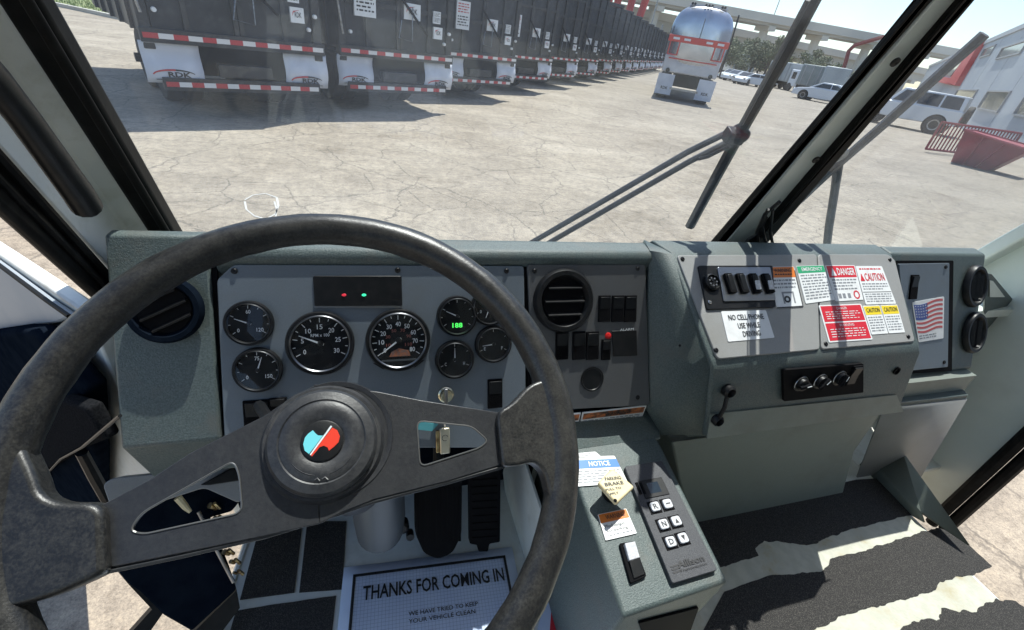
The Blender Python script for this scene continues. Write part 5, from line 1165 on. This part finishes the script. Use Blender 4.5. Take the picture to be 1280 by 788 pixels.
# ---- cars
CARW = mat('white_car_paint', (.62, .66, .70), .25, spec=.6); CGL = mat('dark_car_glass', (.02, .025, .03), .08)
def car(name, label, cat, L_, W, body, roof, wheels, wr, paint, extras=None):
    """body/roof: side profiles (x from rear 0 to front L_), built across the width"""
    t = thing(name, label, cat, (0, 0, 0))
    q = MB(); n_ = len(body); ins = .06
    P = [V((x, -W/2+ins, z)) for x, z in body]; Pm = [V((x, -W/2, z-.0 if z < .75 else z-.04)) for x, z in body]
    q.add([V((x, -W/2, z)) for x, z in body]+[V((x, W/2, z)) for x, z in body], [tuple(range(n_)), tuple(range(n_, 2*n_))]+[(i, (i+1) % n_, (i+1) % n_+n_, i+n_) for i in range(n_)])
    b = q.build('car_body', paint, t, bevel=.05, seg=3)
    q = MB(); n_ = len(roof); zt_ = max(z for x, z in roof); zb2 = min(z for x, z in roof)
    def wz(z): return W/2-.05-(z-zb2)*.20
    q.add([V((x, -wz(z), z)) for x, z in roof]+[V((x, wz(z), z)) for x, z in roof], [tuple(range(n_)), tuple(range(n_, 2*n_))]+[(i, (i+1) % n_, (i+1) % n_+n_, i+n_) for i in range(n_)])
    q.build('cabin', paint, t, bevel=.03)
    # side windows: inset polygons between pillars
    for s_ in (-1, 1):
        for (xa, xb, xc, xd) in (extras or {}).get('win', []):
            za, zb3 = zb2+.06, zt_-.10
            q = MB(); q.prism([V((xa, s_*(wz(za)+.004), za)), V((xb, s_*(wz(za)+.004), za)), V((xc, s_*(wz(zb3)+.004), zb3)), V((xd, s_*(wz(zb3)+.004), zb3))], V((0, s_*.01, 0))); q.build('side_window', CGL, t)
        for x in wheels:
            q = MB(); q.lathe(V((x, s_*(W/2-.03), wr)), (0, s_, 0), [(wr+.07, -.1), (wr+.07, .035)], 24); q.build('wheel_arch', BLKM, t)
            q = MB(); q.lathe(V((x, s_*(W/2-.16), wr)), (0, s_, 0), [(wr*.6, 0), (wr, .03), (wr, .19), (wr*.66, .21)], 24); w_ = q.build('wheel', TYRE, t)
            q = MB(); q.lathe(V((x, s_*(W/2+.02), wr)), (0, s_, 0), [(wr*.62, 0), (wr*.6, .035), (wr*.2, .02)], 16); q.build('rim', STEEL, w_)
    r = roof
    fr_ = [p for p in (extras or {}).get('screens', [])]
    for (x0, z0, x1, z1) in fr_:
        q = MB(); nn = V((z0-z1, 0, x1-x0)).normalized(); nn = nn if nn.z > 0 else -nn; e = .10
        q.prism([V((x0, -wz(z0)+e, z0))+nn*.004, V((x0, wz(z0)-e, z0))+nn*.004, V((x1, wz(z1)-e, z1))+nn*.004, V((x1, -wz(z1)+e, z1))+nn*.004], nn*.01); q.build('windscreen', CGL, t)
    for s_ in (-1, 1):
        q = MB(); q.bb(-.02, .03, s_*W*.40-.12, s_*W*.40+.12, .75, .95); q.build('tail_lamp', TAPER, t)
        q = MB(); q.bb(L_-.05, L_+.015, s_*W*.38-.14, s_*W*.38+.14, .62, .78); q.build('headlight', CHROME, t)
    return t
sedan = car('parked_sedan', 'silver-white saloon car parked beyond the left side of the centre pillar', 'car', 4.7, 1.82,
    [(0, .35), (.02, .95), (.5, 1.0), (1.1, 1.0), (3.3, .98), (4.3, .82), (4.68, .65), (4.7, .3), (2.4, .22)], [(.55, .98), (1.45, 1.42), (2.6, 1.44), (3.55, .97)], (.95, 3.75), .33, CARW,
    {'win': [(.95, 1.9, 1.9, 1.55), (1.97, 3.2, 2.65, 1.97)], 'screens': [(3.50, 1.0, 2.66, 1.41), (.62, 1.02, 1.40, 1.39)]})
fw = onz(1003, 121); sw_ = onz(1017, 128); 
def place(o, front_px, rear_px, x_front, x_rear, side, W, sc_=1.0):
    """stand a car on two wheel contact points seen in the picture"""
    a, b = onz(*front_px), onz(*rear_px); d = (a-b); yaw_ = math.atan2(d.y, d.x); o.rotation_euler = (0, 0, yaw_); o.scale = (sc_,)*3
    c, s = math.cos(yaw_), math.sin(yaw_); lx, ly = x_rear*sc_, side*W/2*sc_
    o.location = (b.x-(lx*c-ly*s), b.y-(lx*s+ly*c), 0)
p_ = onz(1030, 129); sedan.rotation_euler = (0, 0, R(118)); sedan.scale = (1.2,)*3; sedan.location = p_-V((math.cos(R(118)), math.sin(R(118)), 0))*2.6
suv = car('parked_suv', 'white square-backed off-road car with a spare wheel on its tail, parked by the white building', 'car', 4.6, 1.93,
    [(0, .50), (0, 1.15), (.1, 1.18), (3.3, 1.18), (4.45, 1.12), (4.58, .95), (4.6, .48), (2.3, .42)], [(.05, 1.16), (.12, 1.82), (2.75, 1.85), (3.25, 1.16)], (.85, 3.75), .42, CARW,
    {'win': [(.22, 1.0, 1.0, .28), (1.08, 2.0, 2.0, 1.08), (2.08, 3.05, 2.68, 2.08)], 'screens': [(3.22, 1.2, 2.78, 1.82)]})
q = MB(); q.lathe(V((-.02, 0, 1.05)), (-1, 0, 0), [(.3, -.02), (.40, 0), (.42, .06), (.42, .2), (.38, .24), (.25, .25)], 24, u=(0, 1, 0)); q.build('spare_wheel', TYRE, suv)
q = MB(); q.bb(-.1, .05, -.9, .9, .5, .68); q.build('rear_bumper', BLK, suv, bevel=.03)
p_ = onz(1130, 160); suv.rotation_euler = (0, 0, R(117)); suv.scale = (1.22,)*3; suv.location = p_-V((math.cos(R(117)), math.sin(R(117)), 0))*2.5

# ---- white building on the right
BW = mat('white_metal_cladding', (.34, .38, .43), .55, c2=(.38, .42, .46), ns=.4)
bp0, bp1 = V((24.1, 11.5, 0)), V((38.5, 22.8, 0)); bd = (bp1-bp0).normalized(); bn = V((bd.y, -bd.x, 0)); bn = -bn if bn.dot(V((0, 0, 0))-bp0) < 0 else bn
bp0 = bp0-bn*1.5
BPL = (tuple(bp0), tuple(bn))
bld = thing('white_building', 'long white clad building with small windows and a red entrance frame on the right', 'building', tuple(bp0))
def bpt(px, py): return on(px, py, BPL)
q = MB(); q.prism([bp0-bd*16, bp0+bd*120, bp0+bd*120+V((0, 0, 7.6)), bp0-bd*16+V((0, 0, 7.6))], -bn*18); q.build('wall', BW, bld)
q = MB(); q.prism([bp0-bd*16.2+bn*.12+V((0, 0, 7.45)), bp0+bd*120+bn*.12+V((0, 0, 7.45)), bp0+bd*120+bn*.12+V((0, 0, 7.85)), bp0-bd*16.2+bn*.12+V((0, 0, 7.85))], -bn*18.3); q.build('roof', mat('grey_roof_trim', (.38, .40, .42), .5), bld)
for i in range(12):
    q = MB(); p = bp0+bd*(-15+i*9.0); q.prism([p+bn*.002, p+bd*.04+bn*.002, p+bd*.04+bn*.002+V((0, 0, 7.4)), p+bn*.002+V((0, 0, 7.4))], bn*.01); q.build('cladding_joint', MATS['grey_roof_trim'], bld)
GL2 = mat('reflective_window_glass', (.10, .12, .13), .1, c2=(.22, .23, .22), ns=1.2, lo=.45, hi=.55)
for pts in ([(1198, 113), (1223, 114), (1212, 130), (1189, 128)], [(1236, 115), (1266, 116), (1248, 138), (1223, 136)], [(1288, 118), (1320, 121), (1300, 147), (1267, 143)], [(1255, 58), (1282, 56), (1276, 69), (1250, 70)], [(1232, 60), (1243, 60), (1238, 70), (1228, 69)]):
    P = [bpt(*a) for a in pts]
    u0, u1 = sorted([(P[0]-bp0).dot(bd)*.5+(P[3]-bp0).dot(bd)*.5, (P[1]-bp0).dot(bd)*.5+(P[2]-bp0).dot(bd)*.5]); z1, z0 = (P[0].z+P[1].z)/2, (P[2].z+P[3].z)/2
    fr2 = MB()
    for (a, b, c_, d_) in ((u0-.1, u1+.1, z1, z1+.1), (u0-.1, u1+.1, z0-.1, z0), (u0-.1, u0, z0, z1), (u1, u1+.1, z0, z1)):
        fr2.prism([bp0+bd*a+V((0, 0, c_)), bp0+bd*b+V((0, 0, c_)), bp0+bd*b+V((0, 0, d_)), bp0+bd*a+V((0, 0, d_))], bn*.12)
    wn = fr2.build('window', mat('grey_window_frame', (.30, .31, .32), .5) if 'grey_window_frame' not in MATS else MATS['grey_window_frame'], bld)
    q = MB(); q.prism([bp0+bd*u0+bn*.01+V((0, 0, z0)), bp0+bd*u1+bn*.01+V((0, 0, z0)), bp0+bd*u1+bn*.01+V((0, 0, z1)), bp0+bd*u0+bn*.01+V((0, 0, z1))], bn*.03); q.build('pane', GL2, wn)
q = MB()
q.prism([bpt(*a) for a in ((1224, 56), (1233, 52), (1200, 108), (1190, 104))], bn*.5); q.prism([bpt(*a) for a in ((1171, 95), (1195, 99), (1190, 104), (1197, 108), (1167, 101))], bn*.48); ef_ = q.build('entrance_frame', mat('red_cladding', (.55, .06, .06), .5), bld); 
P = [bpt(*a) for a in ((1178, 92), (1190, 96), (1222, 56), (1208, 66))]
q = MB(); q.prism(P, bn*.2); q.build('entrance_glass', GL2, bld)
# ---- red barrier and red skip bin
RB = mat('faded_red_steel', (.27, .028, .038), .55, c2=(.20, .022, .03), ns=2)
def w3(px, py, ref, plane_n): return on(px, py, (tuple(ref), plane_n))
r0_, r1_ = onz(1155, 190), onz(1290, 205)
fd = (onz(1155, 190)-onz(1268, 184)).normalized()
fence = thing('red_barrier', 'red slatted steel barrier standing behind the red bin', 'barrier', tuple(r0_))
A0 = onz(1155, 190); A1 = onz(1275, 204); fd = (A1-A0).normalized(); hB = 1.15
for z in (.12, hB): q = MB(); q.tube([A0+V((0, 0, z)), A0+fd*4.8+V((0, 0, z))], .045, 6); q.build('rail', RB, fence)
for i in range(25): q = MB(); q.tube([A0+fd*(i*.2)+V((0, 0, .12)), A0+fd*(i*.2)+V((0, 0, hB))], .03 if i % 24 else .05, 6); q.build('bar', RB, fence)
bn0, bn1 = onz(1188, 203), onz(1217, 210)
bx_ = (bn1-bn0).normalized(); by_ = V((-bx_.y, bx_.x, 0)); by_ = by_ if by_.dot(bn0) > 0 else -by_
skp = thing('red_skip_bin', 'faded red steel bin with sloping sides in front of the white building', 'skip', tuple(bn0))
q = MB(); wS, lS, hS = 1.1, 2.8, 1.1
b4 = [bn0, bn0+bx_*wS, bn0+bx_*wS+by_*.9, bn0+by_*.9]; t4 = [bn0-bx_*.1-by_*.3+V((0, 0, hS)), bn0+bx_*(wS+.7)-by_*.3+V((0, 0, hS*.8)), bn0+bx_*(wS+.7)+by_*.9+V((0, 0, hS*.85)), bn0-bx_*.1+by_*.9+V((0, 0, hS))]
q.add(b4+t4, [(0, 1, 5, 4), (1, 2, 6, 5), (2, 3, 7, 6), (3, 0, 4, 7), (0, 3, 2, 1), (4, 5, 6, 7)]); q.build('bin_body', RB, skp, bevel=.03)
q = MB(); q.tube([t4[0], t4[1], t4[2], t4[3], t4[0]], .05, 6, cap=False); q.build('bin_rim', mat('dark_red_steel', (.25, .035, .04), .5), skp)
for f_ in (.33, .66):
    q = MB(); q.tube([b4[0].lerp(b4[1], f_)-by_*.02, t4[0].lerp(t4[1], f_)-by_*.02], .04, 4); q.build('bin_rib', MATS['dark_red_steel'], skp)

# ---- flyovers
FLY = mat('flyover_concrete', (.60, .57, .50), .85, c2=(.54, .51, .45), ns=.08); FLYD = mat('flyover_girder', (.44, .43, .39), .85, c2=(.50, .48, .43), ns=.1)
def flyover(label, A, B, th, wd, ncol, lanes=True):
    d = (B-A); dn_ = V((d.x, d.y, 0)).normalized(); nn = V((-dn_.y, dn_.x, 0)); nn = nn if nn.dot(A) > 0 else -nn
    A2, B2 = A-d*.9, B+d*.8
    t = thing('flyover', label, 'flyover', (A2.x, A2.y, 0), 'motorway flyovers')
    q = MB(); q.prism([A2, B2, B2-V((0, 0, .95)), A2-V((0, 0, .95))], nn*.35); q.build('parapet', FLY, t)
    q = MB(); q.prism([A2+nn*wd, B2+nn*wd, B2+nn*wd-V((0, 0, .95)), A2+nn*wd-V((0, 0, .95))], nn*.35); q.build('parapet', FLY, t)
    q = MB(); q.prism([A2-V((0, 0, .95)), B2-V((0, 0, .95)), B2-V((0, 0, 1.5)), A2-V((0, 0, 1.5))], nn*wd); q.build('deck', FLY, t)
    for k in range(4):
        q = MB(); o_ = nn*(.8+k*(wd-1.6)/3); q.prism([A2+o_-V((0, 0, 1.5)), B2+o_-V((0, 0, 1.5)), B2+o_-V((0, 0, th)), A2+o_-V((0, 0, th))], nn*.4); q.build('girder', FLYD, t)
    for k in range(ncol):
        p = A2.lerp(B2, (k+.5)/ncol); q = MB(); q.tube([V((p.x, p.y, 0))+nn*wd/2, V((p.x, p.y, p.z-th-.8))+nn*wd/2], .9, 12); q.build('column', FLY, t)
        q = MB(); c_ = V((p.x, p.y, p.z-th-.4))+nn*wd/2; q.box(c_, (.8, wd/2-.5, .45), 0, (dn_, nn, V((0, 0, 1)))); q.build('cap_beam', FLY, t)
    return t
flyover('upper pale concrete flyover crossing behind the yard', at(868, 0, 119), at(1095, 42, 140), 2.0, 7, 9)
flyover('lower concrete flyover under the pale upper one', at(881, 27, 132), at(1060, 65, 165), 3.4, 12, 9)
for i, (x, y, d_, h_) in enumerate(((944, 0, 118, 3), (1005, 14, 122, 3))):
    pass

# ---- trees beyond the yard
LEAF = [mat('leaf_green', (.055, .085, .03), .7, c2=(.10, .13, .05), ns=.9), mat('olive_leaf_green', (.085, .10, .045), .7, c2=(.13, .15, .07), ns=.9)]
BARK = mat('bark', (.09, .07, .05), .9)
def tree_template(seed, leaf):
    random.seed(seed); t = thing('tree', 'x', 'tree', (0, 0, 0)); 
    q = MB(); q.tube([V((0, 0, 0)), V((.1, .05, 1.6)), V((0, .1, 3.0))], [.22, .16, .10], 8)
    cl_ = []
    for k in range(11):
        a = random.uniform(0, 6.28); r_ = random.uniform(.4, 2.1); z = random.uniform(2.4, 6.0)
        c_ = V((r_*math.cos(a), r_*math.sin(a), z)); cl_.append((c_, random.uniform(.7, 1.3))); q.tube([V((0, 0, 1.8+.1*k)), c_], [.07, .02], 5)
    q.build('trunk', BARK, t); q = MB()
    for c_, r_ in cl_:
        for k in range(230):
            d = V((random.gauss(0, 1), random.gauss(0, 1), random.gauss(0, .8))).normalized()*r_*random.uniform(.5, 1.05); a = V((random.gauss(0, 1), random.gauss(0, 1), random.gauss(0, 1))).normalized(); b = a.cross(d+V((.01, 0, 0))).normalized(); s_ = random.uniform(.08, .17)
            p = c_+d; q.add([p+a*s_, p+b*s_*.6, p-a*s_, p-b*s_*.6], [(0, 1, 2, 3)])
    cr = q.build('crown', leaf, t, fix=False); return t
ttA, ttB = tree_template(3, LEAF[0]), tree_template(9, LEAF[1]); random.seed(21)
spots = [(786, 44, 96), (800, 52, 92), (812, 60, 90), (905, 74, 88), (914, 76, 92), (923, 78, 86), (932, 80, 95), (941, 81, 90), (950, 82, 94), (958, 84, 88), (966, 86, 95), (976, 86, 100), (1004, 88, 104), (1022, 92, 108), (1042, 94, 110), (1066, 98, 112), (1092, 102, 108)]
for i, (x, y, d_) in enumerate(spots):
    src = ttA if i % 2 == 0 else ttB; o = src if i < 2 else copy_tree(src)
    p = at(x, y, d_); o.location = (p.x, p.y, 0); s_ = random.uniform(.75, 1.15); o.scale = (s_, s_, s_*.9); o.rotation_euler = (0, 0, random.uniform(0, 6))
    o['label'] = ('dark green' if i % 2 == 0 else 'olive green')+' tree under the flyovers, '+('%s left of the tanker' % ('farthest', 'second farthest', 'next')[i] if i < 3 else '%s in line rightwards from the tanker' % ('first', 'second', 'third', 'fourth', 'fifth', 'sixth', 'seventh', 'eighth', 'ninth', 'tenth', 'eleventh', 'twelfth', 'thirteenth', 'fourteenth')[i-3]); o['group'] = 'trees under the flyovers'

# ---- far parked lorries and bodies
def lorry(nm, label, cat, px, d_, L_, W, H_, yaw_, paint, cabh=2.6, ribs=True):
    p = onz(*px) if d_ is None else at(px[0], px[1], d_); t = thing(nm, label, cat, (0, 0, 0))
    q = MB(); q.bb(0, L_*.74, -W/2, W/2, 1.0, H_); q.build('load_body', paint, t, bevel=.12)
    if ribs:
        for k in range(5): q = MB(); q.bb(L_*.74*(k+.5)/5-.05, L_*.74*(k+.5)/5+.05, -W/2-.05, W/2+.05, 1.0, H_-.05); q.build('body_rib', MATS['grey_window_frame'], t)
    q = MB(); q.bb(L_*.77, L_, -W/2+.05, W/2-.05, .6, cabh); q.build('cab', CARW, t, bevel=.12)
    q = MB(); q.bb(L_*.80, L_+.012, -W/2+.25, W/2-.25, 1.6, cabh-.3); q.build('cab_window', CGL, t)
    for s_ in (-1, 1):
        q = MB(); q.bb(L_*.84, L_*.96, s_*(W/2-.05)-.01, s_*(W/2-.05)+.01, 1.5, cabh-.3); q.build('side_window', CGL, t)
        for x in (L_*.12, L_*.3, L_*.85): q = MB(); q.lathe(V((x, s_*(W/2-.3), .5)), (0, s_, 0), [(.3, 0), (.5, .03), (.5, .28), (.3, .3)], 16); q.build('wheel', TYRE, t)
    q = MB(); q.bb(0, L_, -.5, .5, .6, 1.0); q.build('chassis', BLKM, t)
    t.location = (p.x, p.y, 0); t.rotation_euler = (0, 0, R(yaw_)); return t
LG = mat('light_grey_lorry_paint', (.38, .41, .42), .45, c2=(.32, .35, .36), ns=.8); DG = mat('grey_green_lorry_paint', (.16, .20, .20), .5, c2=(.22, .25, .25), ns=.8)
lorry('grey_lorry', 'pale grey refuse lorry behind the saloon car', 'lorry', (1034, 118), 66, 6.0, 2.5, 3.3, 40, LG)
lorry('grey_lorry', 'dark grey-green refuse lorry left of the pale grey one', 'lorry', (996, 108), 74, 6.0, 2.5, 3.3, -60, DG)
lorry('grey_lorry', 'white box lorry just right of the tanker', 'lorry', (911, 87), 95, 7, 2.5, 3.6, -115, CARW, ribs=False)
lorry('grey_lorry', 'pale lorry partly behind the left wiper blade', 'lorry', (965, 100), 84, 7, 2.5, 3.3, -100, LG)
for i, (x, y, d_, a) in enumerate(((928, 90, 84, 200), (938, 93, 80, 190), (946, 95, 74, 205), (968, 100, 72, 150), (978, 100, 88, 130))):
    o = copy_tree(sedan); p = at(x, y, d_); o.location = (p.x, p.y, 0); o.rotation_euler = (0, 0, R(a)); o.scale = (1, 1, 1); o['label'] = ('far white car nearest the tanker', 'far white car in the middle of three beside the wiper blade', 'far white car right against the wiper blade', 'far white car just right of the wiper blade', 'far white car behind the one just right of the wiper blade')[i]; o['group'] = 'far white cars'
q = MB(); a_ = at(1056, 82, 70); q.tube([a_, at(1061, 64, 70), at(1068, 57, 70), at(1105, 46, 70)], .22, 6); q.tube([V((a_.x, a_.y, 0)), a_], .22, 6)
rc = q.build('red_crane_arm', mat('rusty_red_crane', (.22, .05, .04), .6), None, origin=V((a_.x, a_.y, 0))); tag(rc, 'bent red crane arm rising behind the grey lorries', 'crane arm')
# lamp poles
for x, y0_, d_, h_ in ((813, 36, 80, 9), (826, 40, 70, 5), (944, 82, 140, 16)):
    p = at(x, y0_, d_); q = MB(); q.tube([V((p.x, p.y, 0)), V((p.x, p.y, h_))], .10, 6); o = q.build('light_pole', STEEL, None, origin=V((p.x, p.y, 0)))
    tag(o, {813: 'thin tall light pole left of the tanker', 826: 'short dark post at the far end of the trailer row', 944: 'tall light pole in front of the flyover'}[x], 'pole')
for o in bpy.data.objects:
    if '_o' in o.keys(): del o['_o']
